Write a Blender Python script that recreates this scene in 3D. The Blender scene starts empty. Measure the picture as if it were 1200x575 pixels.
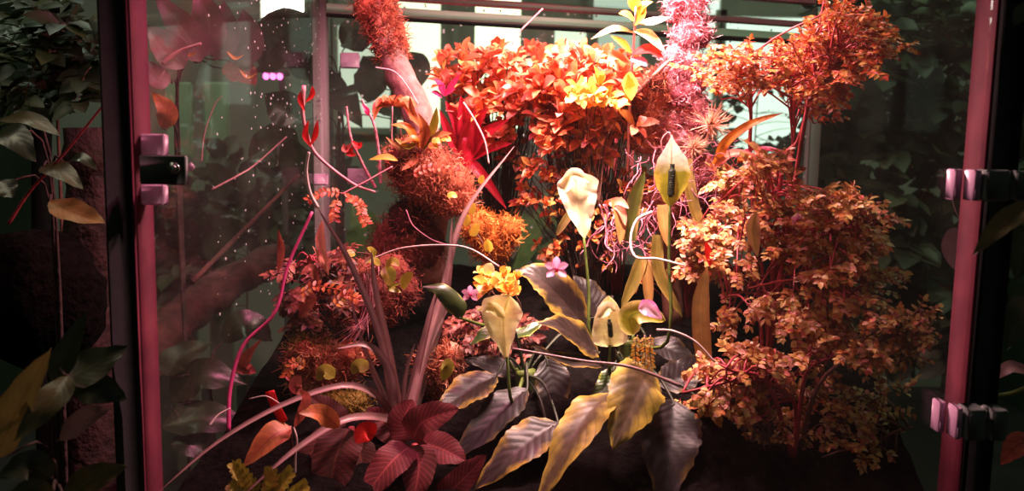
import bpy, math, random
from math import sin, cos, pi, radians
from mathutils import Vector as V, noise

R = random.Random(11)
SC = bpy.context.scene
COL = SC.collection

# ------------------------------------------------------------------ camera
F = 940.0
CAM = V((0, 0, 1.5))
PIT, ROL = radians(6.6), 0.0166
FW = V((0, cos(PIT), -sin(PIT)))
R0, U0 = V((1, 0, 0)), V((0, sin(PIT), cos(PIT)))
RT = R0 * cos(ROL) + U0 * sin(ROL)
UP = U0 * cos(ROL) - R0 * sin(ROL)
cam = bpy.data.cameras.new('camera')
cam.sensor_width = 36
cam.lens = 36 * F / 1200
cam.clip_start = 0.05
cam.dof.use_dof = True
cam.dof.focus_distance = 1.62
cam.dof.aperture_fstop = 3.2
co = bpy.data.objects.new('camera', cam)
COL.objects.link(co)
from mathutils import Matrix
m = Matrix((RT, UP, -FW)).transposed().to_4x4()
m.translation = CAM
co.matrix_world = m
SC.camera = co


def at(px, py, d):
    ray = FW + RT * ((px - 600) / F) + UP * ((287.5 - py) / F)
    return CAM + ray * (d / ray.y)


def P(lst, d0=1.5, d1=None):
    """photo positions -> world points; depth runs d0..d1 unless a point has its own"""
    d1 = d0 if d1 is None else d1
    n = max(1, len(lst) - 1)
    return [at(q[0], q[1], q[2] if len(q) > 2 else d0 + (d1 - d0) * i / n) for i, q in enumerate(lst)]


def w_at(px, d):
    return px * d / F


# ------------------------------------------------------------------ mesh helpers
ORG = {}


def resample(p, n):
    if len(p) == 2:
        return [p[0].lerp(p[1], i / n) for i in range(n + 1)]
    out = []
    k = len(p) - 1
    for i in range(n + 1):
        t = i / n * k
        j = min(int(t), k - 1)
        t -= j
        a, b = p[j], p[j + 1]
        z = p[j - 1] if j > 0 else a * 2 - b
        c = p[j + 2] if j + 2 <= k else b * 2 - a
        out.append(0.5 * ((2 * a) + (b - z) * t + (2 * z - 5 * a + 4 * b - c) * t * t + (3 * a - z - 3 * b + c) * t ** 3))
    return out


def prof(tab, t):
    for (t0, w0), (t1, w1) in zip(tab, tab[1:]):
        if t <= t1:
            s = (t - t0) / (t1 - t0)
            s = s * s * (3 - 2 * s) * .5 + s * .5
            return w0 + (w1 - w0) * s
    return tab[-1][1]


OVATE = [(0, .06), (.08, .5), (.25, .95), (.42, 1), (.65, .82), (.85, .42), (.96, .12), (1, .0)]
LANCE = [(0, .1), (.2, .66), (.45, 1), (.7, .78), (.88, .36), (1, .0)]
STRAP = [(0, .8), (.25, 1), (.6, .92), (.85, .55), (1, .02)]
BLADE = [(0, 1), (.35, .85), (.7, .6), (.92, .28), (1, .02)]
ROUND = [(0, .1), (.06, .6), (.2, .95), (.45, 1), (.7, .85), (.88, .5), (.97, .2), (1, 0)]
SPATH = [(0, .05), (.12, .32), (.35, .72), (.62, 1), (.82, .8), (.94, .3), (1, .02)]


class MB:
    def __init__(s):
        s.v, s.f, s.uv = [], [], []

    def add(s, v, f, uv=None):
        b = len(s.v)
        s.v += v
        s.uv += uv if uv else [(0.5, 0.5)] * len(v)
        s.f += [tuple(b + i for i in q) for q in f]

    def tube(s, p, r, sides=6, n=None, cap=True, wob=0):
        n = n or max(2, (len(p) - 1) * 5)
        q = resample(p, n)
        vs, fs, uv = [], [], []
        T = (q[1] - q[0]).normalized()
        a = T.orthogonal().normalized()
        for i, c in enumerate(q):
            T = (q[min(i + 1, n)] - q[max(i - 1, 0)])
            if T.length < 1e-9:
                T = V((0, 0, 1))
            T.normalize()
            a = (a - T * a.dot(T))
            if a.length < 1e-6:
                a = T.orthogonal()
            a.normalize()
            b = T.cross(a)
            t = i / n
            rr = r(t) if callable(r) else (r[0] + (r[-1] - r[0]) * t if isinstance(r, (list, tuple)) else r)
            for k in range(sides):
                g = 2 * pi * k / sides
                x = rr
                if wob:
                    x *= 1 + wob * noise.noise(V((cos(g) * 1.5, sin(g) * 1.5, t * n * .5)) + c)
                vs.append(c + (a * cos(g) + b * sin(g)) * x)
                uv.append((k / sides, t))
        for i in range(n):
            for k in range(sides):
                k2 = (k + 1) % sides
                fs.append((i * sides + k, i * sides + k2, (i + 1) * sides + k2, (i + 1) * sides + k))
        if cap:
            fs.append(tuple(range(sides - 1, -1, -1)))
            fs.append(tuple(n * sides + k for k in range(sides)))
        s.add(vs, fs, uv)

    def leaf(s, p, hw, nh=None, tab=OVATE, fold=.15, nx=6, n=14, ruf=0, cup=0, twist=0, jag=0, quilt=0, nv=9):
        """leaf along spine p, half width hw, nh = the way its upper face looks"""
        nh = V(nh) if nh else V((0, -.75, .66))
        q = resample(p, n)
        vs, fs, uv = [], [], []
        ph = R.random() * 6
        for i, c in enumerate(q):
            t = i / n
            T = (q[min(i + 1, n)] - q[max(i - 1, 0)]).normalized()
            S = T.cross(nh)
            if S.length < .05:
                S = T.orthogonal()
            S.normalize()
            N = S.cross(T).normalized()
            if twist:
                g = twist * t
                S, N = S * cos(g) + N * sin(g), N * cos(g) - S * sin(g)
            w = hw * prof(tab, t)
            for j in range(nx + 1):
                u = j / nx * 2 - 1
                ww = w * (1 + (jag * sin(t * 60 + ph) if abs(u) > .9 else 0))
                h = fold * w * abs(u) + cup * w * u * u
                h += ruf * hw * abs(u) ** 2 * sin(t * 17 + ph + (2.2 if u > 0 else 0)) * min(1, t * 4)
                if quilt:
                    h += quilt * hw * abs(sin(pi * (t * nv - abs(u) * (2.2 if nv == 9 else 2.4)))) ** .7 * (1 - (abs(u) - .5) ** 2 * 3) * min(1, w / hw * 1.5)
                vs.append(c + S * (u * ww) + N * h)
                uv.append((j / nx, t))
        m_ = nx + 1
        for i in range(n):
            for j in range(nx):
                fs.append((i * m_ + j, i * m_ + j + 1, (i + 1) * m_ + j + 1, (i + 1) * m_ + j))
        s.add(vs, fs, uv)

    def mini(s, b, d, nrm, L, hw, fold=.25, droop=.15):
        """small leaf of eight points"""
        d = d.normalized()
        S = d.cross(nrm)
        if S.length < .05:
            S = d.orthogonal()
        S.normalize()
        N = S.cross(d).normalized()
        c1 = b + d * (L * .33) + N * (0.02 * L)
        c2 = b + d * (L * .7) - N * (droop * .4 * L)
        tp = b + d * L - N * (droop * L)
        up = N * (fold * hw)
        vs = [b, c1 - S * hw + up, c1, c1 + S * hw + up, c2 - S * hw * .8 + up, c2, c2 + S * hw * .8 + up, tp]
        s.add(vs, [(0, 2, 1), (0, 3, 2), (1, 2, 5, 4), (2, 3, 6, 5), (4, 5, 7), (5, 6, 7)],
              [(.5, 0), (0, .33), (.5, .33), (1, .33), (0, .7), (.5, .7), (1, .7), (.5, 1)])

    def strand(s, b, d, L, w, n=4, curl=.8):
        vs, fs = [], []
        p, d = b.copy(), d.normalized()
        S = d.orthogonal().normalized()
        for i in range(n + 1):
            ww = w * (1 - .7 * i / n)
            vs += [p - S * ww, p + S * ww]
            if i < n:
                fs.append((2 * i, 2 * i + 1, 2 * i + 3, 2 * i + 2))
            d = (d + rv() * curl).normalized()
            p = p + d * (L / n)
            S = (S + rv() * .4)
            S = (S - d * S.dot(d)).normalized()
        s.add(vs, fs)

    def lump(s, c, rad, k=.2, seg=24, ring=14, fr=2.2):
        vs, fs, uv = [], [], []
        off = rv() * 9
        for i in range(ring + 1):
            th = pi * i / ring
            for j in range(seg):
                g = 2 * pi * j / seg
                dv = V((sin(th) * cos(g), sin(th) * sin(g), cos(th)))
                h = 1 + k * noise.noise(dv * fr + off) + k * .5 * noise.noise(dv * fr * 3 + off)
                vs.append(c + V((dv.x * rad[0], dv.y * rad[1], dv.z * rad[2])) * h)
                uv.append((j / seg, i / ring))
        for i in range(ring):
            for j in range(seg):
                j2 = (j + 1) % seg
                fs.append((i * seg + j, (i + 1) * seg + j, (i + 1) * seg + j2, i * seg + j2))
        s.add(vs, fs, uv)

    def box(s, c, h, ax=None, bev=.0):
        """box round centre c, half sizes h, axes ax; bevelled by bev"""
        ax = ax or (V((1, 0, 0)), V((0, 1, 0)), V((0, 0, 1)))
        b = min(bev, min(h) * .45)
        idx, vs, fs = {}, [], []
        for sx in (-1, 1):
            for sy in (-1, 1):
                for sz in (-1, 1):
                    for k in range(3):
                        q = [sx * (h[0] - (b if k != 0 else 0)), sy * (h[1] - (b if k != 1 else 0)), sz * (h[2] - (b if k != 2 else 0))]
                        idx[sx, sy, sz, k] = len(vs)
                        vs.append(c + ax[0] * q[0] + ax[1] * q[1] + ax[2] * q[2])
        g = idx
        for q in (-1, 1):
            fs.append((g[q, -1, -1, 0], g[q, 1, -1, 0], g[q, 1, 1, 0], g[q, -1, 1, 0]))
            fs.append((g[-1, q, -1, 1], g[1, q, -1, 1], g[1, q, 1, 1], g[-1, q, 1, 1]))
            fs.append((g[-1, -1, q, 2], g[1, -1, q, 2], g[1, 1, q, 2], g[-1, 1, q, 2]))
        for a in (-1, 1):
            for c_ in (-1, 1):
                fs.append((g[a, c_, -1, 0], g[a, c_, 1, 0], g[a, c_, 1, 1], g[a, c_, -1, 1]))
                fs.append((g[a, -1, c_, 0], g[a, 1, c_, 0], g[a, 1, c_, 2], g[a, -1, c_, 2]))
                fs.append((g[-1, a, c_, 1], g[1, a, c_, 1], g[1, a, c_, 2], g[-1, a, c_, 2]))
                for e in (-1, 1):
                    fs.append((g[a, c_, e, 0], g[a, c_, e, 1], g[a, c_, e, 2]))
        s.add(vs, fs)

    def build(s, name, mat, parent=None, smooth=True, origin=None, solid=0):
        o_ = V((0, 0, 0))
        if parent is not None:
            o_ = ORG[parent.name]
        elif origin is not None:
            o_ = V(origin)
        me = bpy.data.meshes.new(name)
        me.from_pydata([tuple(q - o_) for q in s.v], [], s.f)
        uvl = me.uv_layers.new(name='UVMap')
        li = [0] * len(me.loops)
        me.loops.foreach_get('vertex_index', li)
        flat = []
        for i in li:
            flat += s.uv[i]
        uvl.data.foreach_set('uv', flat)
        me.polygons.foreach_set('use_smooth', [smooth] * len(me.polygons))
        me.materials.append(mat)
        me.update()
        o = bpy.data.objects.new(name, me)
        COL.objects.link(o)
        if parent is not None:
            o.parent = parent
        else:
            o.location = o_
        ORG[o.name] = o_
        if solid:
            md = o.modifiers.new('thickness', 'SOLIDIFY')
            md.thickness = solid
            md.offset = 0
        return o


def rv():
    while True:
        q = V((R.uniform(-1, 1), R.uniform(-1, 1), R.uniform(-1, 1)))
        if .05 < q.length < 1:
            return q.normalized()


def tag(o, label, cat, group=None, kind=None):
    o['label'] = label
    o['category'] = cat
    if group:
        o['group'] = group
    if kind:
        o['kind'] = kind
    return o


def thing(name, label, cat, loc, group=None):
    o = bpy.data.objects.new(name, None)
    o.empty_display_size = .05
    COL.objects.link(o)
    o.location = loc
    ORG[o.name] = V(loc)
    return tag(o, label, cat, group)


def part_leaf(parent, name, mat, p, hw, label=None, **kw):
    b = MB()
    b.leaf(p, hw, **kw)
    o = b.build(name, mat, parent)
    if label:
        o['label'] = label
    return o


# ------------------------------------------------------------------ materials
def hx(r, g, b):
    f = lambda c: (c / 255 / 12.92) if c <= 10 else ((c / 255 + .055) / 1.055) ** 2.4
    return (f(r), f(g), f(b), 1)


class NT:
    def __init__(s, name):
        s.m = bpy.data.materials.new(name)
        s.m.use_nodes = True
        s.t = s.m.node_tree
        s.t.nodes.clear()
        s.out = s.n('ShaderNodeOutputMaterial')

    def n(s, typ, **kw):
        nd = s.t.nodes.new(typ)
        for k, v in kw.items():
            setattr(nd, k, v)
        return nd

    def l(s, a, b):
        s.t.links.new(a, b)

    def val(s, sock, x):
        if hasattr(x, 'node'):
            s.l(x, sock)
        else:
            sock.default_value = x

    def math(s, op, a, b=0.0, c=None, clamp=False):
        nd = s.n('ShaderNodeMath', operation=op, use_clamp=clamp)
        s.val(nd.inputs[0], a)
        s.val(nd.inputs[1], b)
        if c is not None:
            s.val(nd.inputs[2], c)
        return nd.outputs[0]

    def mix(s, f, a, b, typ='MIX'):
        nd = s.n('ShaderNodeMix', data_type='RGBA', blend_type=typ)
        s.val(nd.inputs[0], f)
        s.val(nd.inputs[6], a)
        s.val(nd.inputs[7], b)
        return nd.outputs[2]

    def noise(s, scale, detail=3, rough=.5, coord='Object'):
        tc = s.n('ShaderNodeTexCoord')
        nd = s.n('ShaderNodeTexNoise')
        nd.inputs['Scale'].default_value = scale
        nd.inputs['Detail'].default_value = detail
        nd.inputs['Roughness'].default_value = rough
        s.l(tc.outputs[coord], nd.inputs['Vector'])
        return nd.outputs['Fac']

    def ramp(s, f, stops, interp='LINEAR'):
        nd = s.n('ShaderNodeValToRGB')
        nd.color_ramp.interpolation = interp
        e = nd.color_ramp.elements
        while len(e) < len(stops):
            e.new(.5)
        for i, (p_, c) in enumerate(stops):
            e[i].position = p_
            e[i].color = c if len(c) == 4 else (*c, 1)
        s.l(f, nd.inputs['Fac'])
        return nd.outputs['Color']

    def maprange(s, f, a, b, c, d):
        nd = s.n('ShaderNodeMapRange')
        s.l(f, nd.inputs[0])
        for i, x in enumerate((a, b, c, d)):
            nd.inputs[i + 1].default_value = x
        return nd.outputs[0]

    def bump(s, h, st, dist=.002):
        nd = s.n('ShaderNodeBump')
        nd.inputs['Strength'].default_value = st
        nd.inputs['Distance'].default_value = dist
        s.l(h, nd.inputs['Height'])
        return nd.outputs['Normal']

    def finish(s, col, rough=.5, trans=0.0, nrm=None, metal=0.0, spec=.5, tcol=None, coat=0):
        b = s.n('ShaderNodeBsdfPrincipled')
        s.val(b.inputs['Base Color'], col)
        s.val(b.inputs['Roughness'], rough)
        b.inputs['Metallic'].default_value = metal
        b.inputs['Specular IOR Level'].default_value = spec
        b.inputs['Coat Weight'].default_value = coat
        b.inputs['Coat Roughness'].default_value = .25
        if nrm is not None:
            s.l(nrm, b.inputs['Normal'])
        sh = b.outputs[0]
        if trans:
            t = s.n('ShaderNodeBsdfTranslucent')
            s.val(t.inputs['Color'], tcol if tcol else col)
            mx = s.n('ShaderNodeMixShader')
            mx.inputs[0].default_value = trans
            s.l(sh, mx.inputs[1])
            s.l(t.outputs[0], mx.inputs[2])
            sh = mx.outputs[0]
        s.l(sh, s.out.inputs['Surface'])
        return s.m


def leafmat(name, base, edge=None, vein=None, nv=9, slant=2.4, rough=.4, trans=.25, bump=.5, var=.25, spec=.5, edge0=.55, veinw=.5, coat=0, vs=30, tip=None, tip0=.45, tip1=.8):
    k = NT(name)
    uvn = k.n('ShaderNodeUVMap', uv_map='UVMap')
    sp = k.n('ShaderNodeSeparateXYZ')
    k.l(uvn.outputs[0], sp.inputs[0])
    mm = k.math('ABSOLUTE', k.math('MULTIPLY_ADD', sp.outputs[0], 2.0, -1.0))
    nz = k.noise(vs, 4)
    wv = k.math('ABSOLUTE', k.math('SINE', k.math('MULTIPLY', k.math('SUBTRACT', k.math('MULTIPLY', sp.outputs[1], float(nv)), k.math('MULTIPLY', mm, slant)), pi)))
    vn = k.math('POWER', k.math('SUBTRACT', 1.0, wv), 4.0)
    mid = k.math('LESS_THAN', mm, .05)
    vmask = k.math('MAXIMUM', k.math('MULTIPLY', vn, veinw), k.math('MULTIPLY', mid, .7), clamp=True)
    col = base
    if edge:
        ef = k.math('ADD', mm, k.math('MULTIPLY_ADD', nz, 1.1, -.55))
        col = k.mix(k.maprange(ef, edge0, 1.1, 0, .9), base, edge)
    if tip:
        col = k.mix(k.maprange(k.math('ADD', sp.outputs[1], k.math('MULTIPLY_ADD', nz, .3, -.15)), tip0, tip1, 0, 1), col, tip)
    if vein:
        col = k.mix(vmask, col, vein)
    gr = k.maprange(nz, .3, .7, 1 - var, 1 + var)
    cmb = k.n('ShaderNodeCombineColor')
    for i in range(3):
        k.l(gr, cmb.inputs[i])
    col = k.mix(1.0, col, cmb.outputs[0], 'MULTIPLY')
    h = k.math('ADD', k.math('MULTIPLY', wv, .5), k.math('MULTIPLY', nz, .6))
    return k.finish(col, rough, trans, k.bump(h, bump * .6, .0005), spec=spec, coat=coat)


def islandmat(name, stops, rough=.5, trans=.3, spec=.4, var=.2, vs=60):
    k = NT(name)
    g = k.n('ShaderNodeNewGeometry')
    col = k.ramp(g.outputs['Random Per Island'], stops)
    nz = k.noise(vs, 2)
    gr = k.maprange(nz, .3, .7, 1 - var, 1 + var)
    cmb = k.n('ShaderNodeCombineColor')
    for i in range(3):
        k.l(gr, cmb.inputs[i])
    col = k.mix(1.0, col, cmb.outputs[0], 'MULTIPLY')
    return k.finish(col, rough, trans, spec=spec)


def plain(name, a, b=None, scale=20, rough=.5, metal=0, spec=.5, bump=.2, trans=0, detail=4, dist=.003, coat=0):
    k = NT(name)
    nz = k.noise(scale, detail)
    col = k.ramp(nz, [(.3, a), (.7, b or a)])
    return k.finish(col, rough, trans, k.bump(nz, bump, dist) if bump else None, metal, spec, coat=coat)


def glassmat(name, dust=.03, dcol=(.8, .7, .65, 1), refl=1.0, sc=6):
    k = NT(name)
    tr = k.n('ShaderNodeBsdfTransparent')
    tr.inputs[0].default_value = (.96, .98, .96, 1)
    gl = k.n('ShaderNodeBsdfGlossy')
    gl.inputs['Roughness'].default_value = .015
    lw = k.n('ShaderNodeLayerWeight')
    fr = k.math('MULTIPLY_ADD', k.math('POWER', lw.outputs['Facing'], 4.0), .55 * refl, .025 * refl)
    m1 = k.n('ShaderNodeMixShader')
    k.l(fr, m1.inputs[0])
    k.l(tr.outputs[0], m1.inputs[1])
    k.l(gl.outputs[0], m1.inputs[2])
    df = k.n('ShaderNodeBsdfDiffuse')
    df.inputs[0].default_value = dcol
    tl = k.n('ShaderNodeBsdfTranslucent')
    tl.inputs[0].default_value = dcol
    m2 = k.n('ShaderNodeMixShader')
    m2.inputs[0].default_value = .6
    k.l(df.outputs[0], m2.inputs[1])
    k.l(tl.outputs[0], m2.inputs[2])
    nz = k.noise(sc, 6, .65)
    sp = k.noise(180, 2)
    dm = k.math('ADD', k.maprange(nz, .35, .75, dust * .3, dust * 1.7), k.maprange(sp, .68, .78, 0, dust * 4), clamp=True)
    m3 = k.n('ShaderNodeMixShader')
    k.l(dm, m3.inputs[0])
    k.l(m1.outputs[0], m3.inputs[1])
    k.l(m2.outputs[0], m3.inputs[2])
    k.l(m3.outputs[0], k.out.inputs['Surface'])
    return k.m


def emit(name, c, st):
    k = NT(name)
    e = k.n('ShaderNodeEmission')
    e.inputs[0].default_value = c
    e.inputs[1].default_value = st
    k.l(e.outputs[0], k.out.inputs['Surface'])
    return k.m


M = {}
M['black'] = plain('black frame', (.012, .012, .012, 1), (.018, .018, .018, 1), 40, .8, bump=.05, spec=.08)
M['strip'] = plain('aluminium strip', (.095, .014, .027, 1), (.17, .028, .046, 1), 12, .7, 0, bump=.05, spec=.12)  # metal tinted red; the pink light on it is put into the colour
M['rail'] = plain('rail', (.5, .1, .16, 1), (.62, .16, .22, 1), 14, .4, bump=.05)
M['alu'] = plain('pale aluminium', (.6, .66, .55, 1), (.7, .74, .64, 1), 10, .5, bump=.05)
M['postdark'] = plain('rear post', (.16, .13, .13, 1), (.2, .16, .16, 1), 10, .5, bump=.05)
M['hinge'] = plain('hinge grey', (.13, .15, .145, 1), (.17, .19, .18, 1), 60, .38, 0, bump=.03)
M['hingeplate'] = plain('hinge plate', (.55, .3, .46, 1), (.65, .38, .55, 1), 50, .35, 0, bump=.03)
M['clamp'] = plain('clamp plate', (.04, .05, .042, 1), (.055, .065, .055, 1), 40, .5, bump=.05)
M['screw'] = plain('screw', (.4, .42, .4, 1), (.5, .5, .5, 1), 30, .25, .9, bump=.02)
M['pad'] = plain('rubber pad', (.5, .3, .42, 1), (.65, .42, .55, 1), 40, .35, bump=.1, trans=.3)
M['glass'] = glassmat('door glass', .003)
M['glass_l'] = glassmat('side glass', .022, (.75, .6, .58, 1), .5)
M['glass_r'] = glassmat('right glass', .007, (.6, .75, .55, 1), .03)
M['glass_b'] = glassmat('rear glass', .045, (.7, .78, .68, 1), 1.0)
M['drop'] = plain('water drops', (.8, .85, .8, 1), None, 10, .15, bump=0, trans=.5)  # whitish colour stands in for light refracted in the drops
M['soil'] = plain('soil', (.0015, .001, .001, 1), (.006, .004, .0035, 1), 60, .95, bump=1, dist=.01, spec=.05)
M['plinth'] = plain('plinth', (.02, .02, .02, 1), (.03, .03, .03, 1), 20, .6)

M['bark'] = plain('branch wood', (.22, .1, .08, 1), (.42, .24, .2, 1), 45, .75, bump=.8, dist=.006)
M['log'] = plain('outside log', (.045, .014, .012, 1), (.13, .04, .032, 1), 30, .85, bump=1, dist=.01)
M['trunk'] = plain('dark trunk', (.02, .008, .007, 1), (.055, .02, .016, 1), 35, .85, bump=1, dist=.012)
M['stem_red'] = plain('red stem', (.35, .03, .045, 1), (.55, .07, .09, 1), 60, .45, bump=.1, trans=.1)
M['stem_pink'] = plain('pink stem', (.6, .2, .26, 1), (.8, .42, .42, 1), 60, .45, bump=.1, trans=.1)
M['stem_brown'] = plain('brown stem', (.13, .05, .035, 1), (.25, .1, .07, 1), 60, .6, bump=.3)
M['stem_green'] = plain('green stem', (.08, .12, .02, 1), (.16, .2, .04, 1), 60, .45, bump=.1, trans=.15)
M['stalk_d'] = plain('dark leaf stalk', (.012, .016, .005, 1), (.03, .035, .012, 1), 60, .6, bump=.1)  # stalks darkened; the shade around them is put into their colour
M['root'] = plain('pale root', (.62, .42, .4, 1), (.8, .62, .58, 1), 60, .55, bump=.2)
M['root_p'] = plain('purple root', (.2, .04, .07, 1), (.46, .14, .2, 1), 60, .6, bump=.3)

M['moss_red'] = islandmat('red moss', [(0, (.1, .02, .015)), (.35, (.34, .07, .04)), (.7, (.56, .16, .08)), (.9, (.7, .28, .14)), (1, (.8, .42, .3))], .8, .3, .2)
M['moss_orange'] = islandmat('orange moss', [(0, (.2, .05, .012)), (.4, (.5, .14, .025)), (.8, (.75, .26, .05)), (1, (.85, .45, .12))], .8, .3, .2)
M['moss_pink'] = islandmat('pink moss', [(0, (.35, .06, .09)), (.4, (.6, .2, .24)), (.75, (.8, .42, .48)), (1, (.95, .75, .78))], .8, .3, .2)
M['moss_green'] = islandmat('olive moss', [(0, (.08, .05, .01)), (.5, (.25, .16, .03)), (1, (.45, .33, .08))], .8, .3, .2)
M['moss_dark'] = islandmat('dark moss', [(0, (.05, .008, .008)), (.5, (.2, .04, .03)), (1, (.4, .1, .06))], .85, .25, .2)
M['air'] = islandmat('air plant', [(0, (.6, .3, .2)), (1, (.85, .55, .35))], .6, .3)

M['orange'] = islandmat('orange leaves', [(0, (.42, .05, .03)), (.25, (.72, .17, .08)), (.5, (.8, .28, .1)), (.7, (.8, .3, .24)), (.85, (.85, .5, .12)), (1, (.8, .36, .38))], .4, .35)
M['orange2'] = islandmat('yellow shoot leaves', [(0, (.8, .3, .04)), (.4, (.85, .5, .08)), (.8, (.88, .62, .2)), (1, (.85, .65, .4))], .4, .35)
M['fine'] = islandmat('fine red leaves', [(0, (.35, .03, .015)), (.3, (.66, .14, .05)), (.6, (.74, .28, .06)), (.82, (.62, .4, .1)), (1, (.85, .45, .4))], .45, .35)
M['pinn'] = islandmat('pinnate leaves', [(0, (.24, .05, .02)), (.25, (.5, .17, .05)), (.5, (.62, .34, .1)), (.75, (.6, .44, .15)), (.9, (.8, .42, .32)), (1, (.65, .12, .1))], .42, .3)
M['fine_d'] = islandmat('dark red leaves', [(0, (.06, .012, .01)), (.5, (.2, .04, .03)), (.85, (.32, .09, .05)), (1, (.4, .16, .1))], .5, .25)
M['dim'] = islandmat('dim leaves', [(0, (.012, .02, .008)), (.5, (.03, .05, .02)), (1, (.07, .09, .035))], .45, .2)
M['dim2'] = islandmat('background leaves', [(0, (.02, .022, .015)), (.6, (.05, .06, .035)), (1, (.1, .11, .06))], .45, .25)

M['lily'] = leafmat('lily leaf', hx(50, 38, 34), hx(160, 132, 50), hx(30, 26, 20), 9, 2.2, .4, .12, .9, .3, .24, .62, .5)
M['lily_dark'] = leafmat('dark lily leaf', hx(34, 26, 27), hx(84, 66, 36), hx(24, 18, 20), 9, 2.2, .42, .08, .9, .3, .24, .8, .5)
M['lily_y'] = leafmat('yellow lily leaf', hx(80, 64, 42), hx(184, 162, 62), hx(70, 52, 40), 9, 2.2, .42, .18, .9, .3, .24, .3, .5)
M['lily_g'] = leafmat('green lily leaf', hx(50, 66, 22), hx(190, 190, 80), hx(40, 50, 20), 9, 2.2, .35, .2, .6, .25, .5, .82, .4)
M['spathe'] = leafmat('white spathe', hx(236, 222, 180), hx(250, 240, 214), hx(205, 200, 140), 9, 4.0, .4, .3, .9, .16, .4, .5, .35)
M['spathe_y'] = leafmat('yellow spathe', hx(250, 238, 160), hx(255, 250, 210), hx(206, 196, 90), 10, .6, .42, .3, .4, .2, .4, .5, .3)
M['spathe_g'] = leafmat('green spathe', hx(150, 140, 34), hx(244, 226, 140), hx(90, 96, 20), 7, .5, .4, .3, .3, .25, .4, .45, .3)
M['spathe_t'] = leafmat('green and white spathe', hx(150, 146, 40), hx(226, 206, 84), hx(120, 120, 30), 7, .5, .42, .35, .3, .2, .4, .62, .25, tip=hx(252, 246, 226), tip0=.5, tip1=.74)
M['spadix'] = plain('dark spadix', (.012, .016, .008, 1), (.035, .04, .015, 1), 250, .6, bump=1, dist=.004)
M['brom'] = leafmat('grey strap leaf', hx(158, 120, 118), hx(120, 78, 78), hx(180, 146, 142), 1, .0, .42, .12, .4, .25, .5, .3, .2)
M['brom_red'] = leafmat('crimson leaf', hx(196, 24, 52), hx(150, 12, 40), hx(220, 60, 80), 1, 0, .4, .3, .2, .25, .5, .5, .2)
M['velvet'] = leafmat('velvet leaf', hx(98, 34, 36), hx(84, 28, 30), hx(160, 70, 70), 14, 2.4, .62, .12, .5, .3, .3, .6, .75)
M['velvet_d'] = leafmat('dark velvet leaf', hx(70, 26, 22), hx(60, 26, 20), hx(120, 54, 44), 14, 2.4, .62, .1, .5, .3, .3, .6, .7)
M['redleaf'] = leafmat('scarlet leaf', hx(214, 26, 24), hx(190, 16, 18), hx(230, 60, 40), 6, 1, .5, .35, .3, .15)
M['tag'] = plain('red plastic', (.8, .02, .03, 1), (.9, .04, .05, 1), 30, .35, bump=.05, trans=.3)
M['brownleaf'] = leafmat('orange brown leaf', hx(190, 104, 60), hx(210, 130, 70), hx(130, 60, 40), 9, 1, .5, .25, .4, .25)
M['fernleaf'] = leafmat('yellow green lobed leaf', hx(150, 138, 42), hx(180, 160, 60), hx(110, 96, 30), 6, 1, .5, .3, .5, .25)
M['strap_tan'] = leafmat('tan strap', hx(176, 128, 70), hx(150, 96, 50), hx(196, 150, 92), 1, 0, .5, .25, .3, .3)
M['strap_ol'] = leafmat('olive strap', hx(120, 100, 40), hx(150, 122, 66), hx(140, 120, 60), 1, 0, .45, .2, .3, .3)
M['strap_gr'] = leafmat('green strap', hx(92, 96, 36), hx(190, 150, 96), hx(80, 84, 30), 1, 0, .45, .2, .3, .2, edge0=.7)
M['strap_or'] = leafmat('orange strap', hx(206, 128, 32), hx(190, 96, 30), hx(220, 150, 60), 1, 0, .45, .3, .3, .2)
M['strap_pk'] = leafmat('pink strap', hx(226, 150, 120), hx(214, 100, 110), hx(236, 180, 150), 1, 0, .45, .3, .3, .2)
M['magenta'] = leafmat('magenta leaf', hx(220, 40, 110), hx(200, 50, 120), hx(240, 110, 150), 3, 1, .4, .35, .3, .2)
M['petal'] = leafmat('pink petal', hx(238, 180, 214), hx(214, 90, 190), hx(240, 214, 230), 4, .5, .45, .4, .2, .15)
M['yellow'] = leafmat('yellow leaf', hx(222, 184, 60), hx(230, 196, 90), hx(200, 150, 40), 5, 1, .45, .35, .3, .15)
M['heart'] = leafmat('yellow green heart leaf', hx(150, 138, 36), hx(170, 160, 60), hx(120, 110, 30), 6, 1, .42, .3, .3, .2)
M['fan'] = leafmat('fan leaf', hx(206, 120, 66), hx(214, 130, 74), hx(160, 70, 40), 1, 0, .5, .3, .3, .2)
M['dry'] = leafmat('dry leaf', hx(170, 80, 66), hx(190, 96, 80), hx(120, 50, 44), 6, 1, .6, .25, .7, .3)
M['out'] = leafmat('outside leaf', hx(74, 72, 40), hx(64, 66, 36), hx(96, 90, 56), 8, 2.4, .35, .15, .6, .3, .5, .5, .4)
M['out_d'] = leafmat('dark outside leaf', hx(40, 50, 30), hx(36, 44, 26), hx(60, 64, 40), 8, 2.4, .3, .12, .6, .3, .6, .5, .4)
M['out_o'] = leafmat('olive outside leaf', hx(150, 130, 70), hx(130, 112, 58), hx(120, 98, 50), 9, 2.4, .42, .15, .5, .2, .5, .5, .4)
M['out_g'] = leafmat('green outside leaf', hx(96, 140, 74), hx(84, 124, 62), hx(120, 156, 90), 8, 2.4, .4, .25, .4, .25)
M['vine'] = plain('magenta vine', (.42, .025, .13, 1), (.6, .06, .2, 1), 60, .45, bump=.1)
M['stem_dark'] = plain('dark stem', (.03, .012, .01, 1), (.06, .025, .018, 1), 60, .7, bump=.1)  # shrub stems coloured dark to paint in the shaded gap
M['out_p'] = leafmat('greyish leaf', hx(128, 100, 100), hx(120, 92, 94), hx(150, 116, 116), 8, 2.4, .4, .15, .3, .2, .5, .5, .3)


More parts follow.
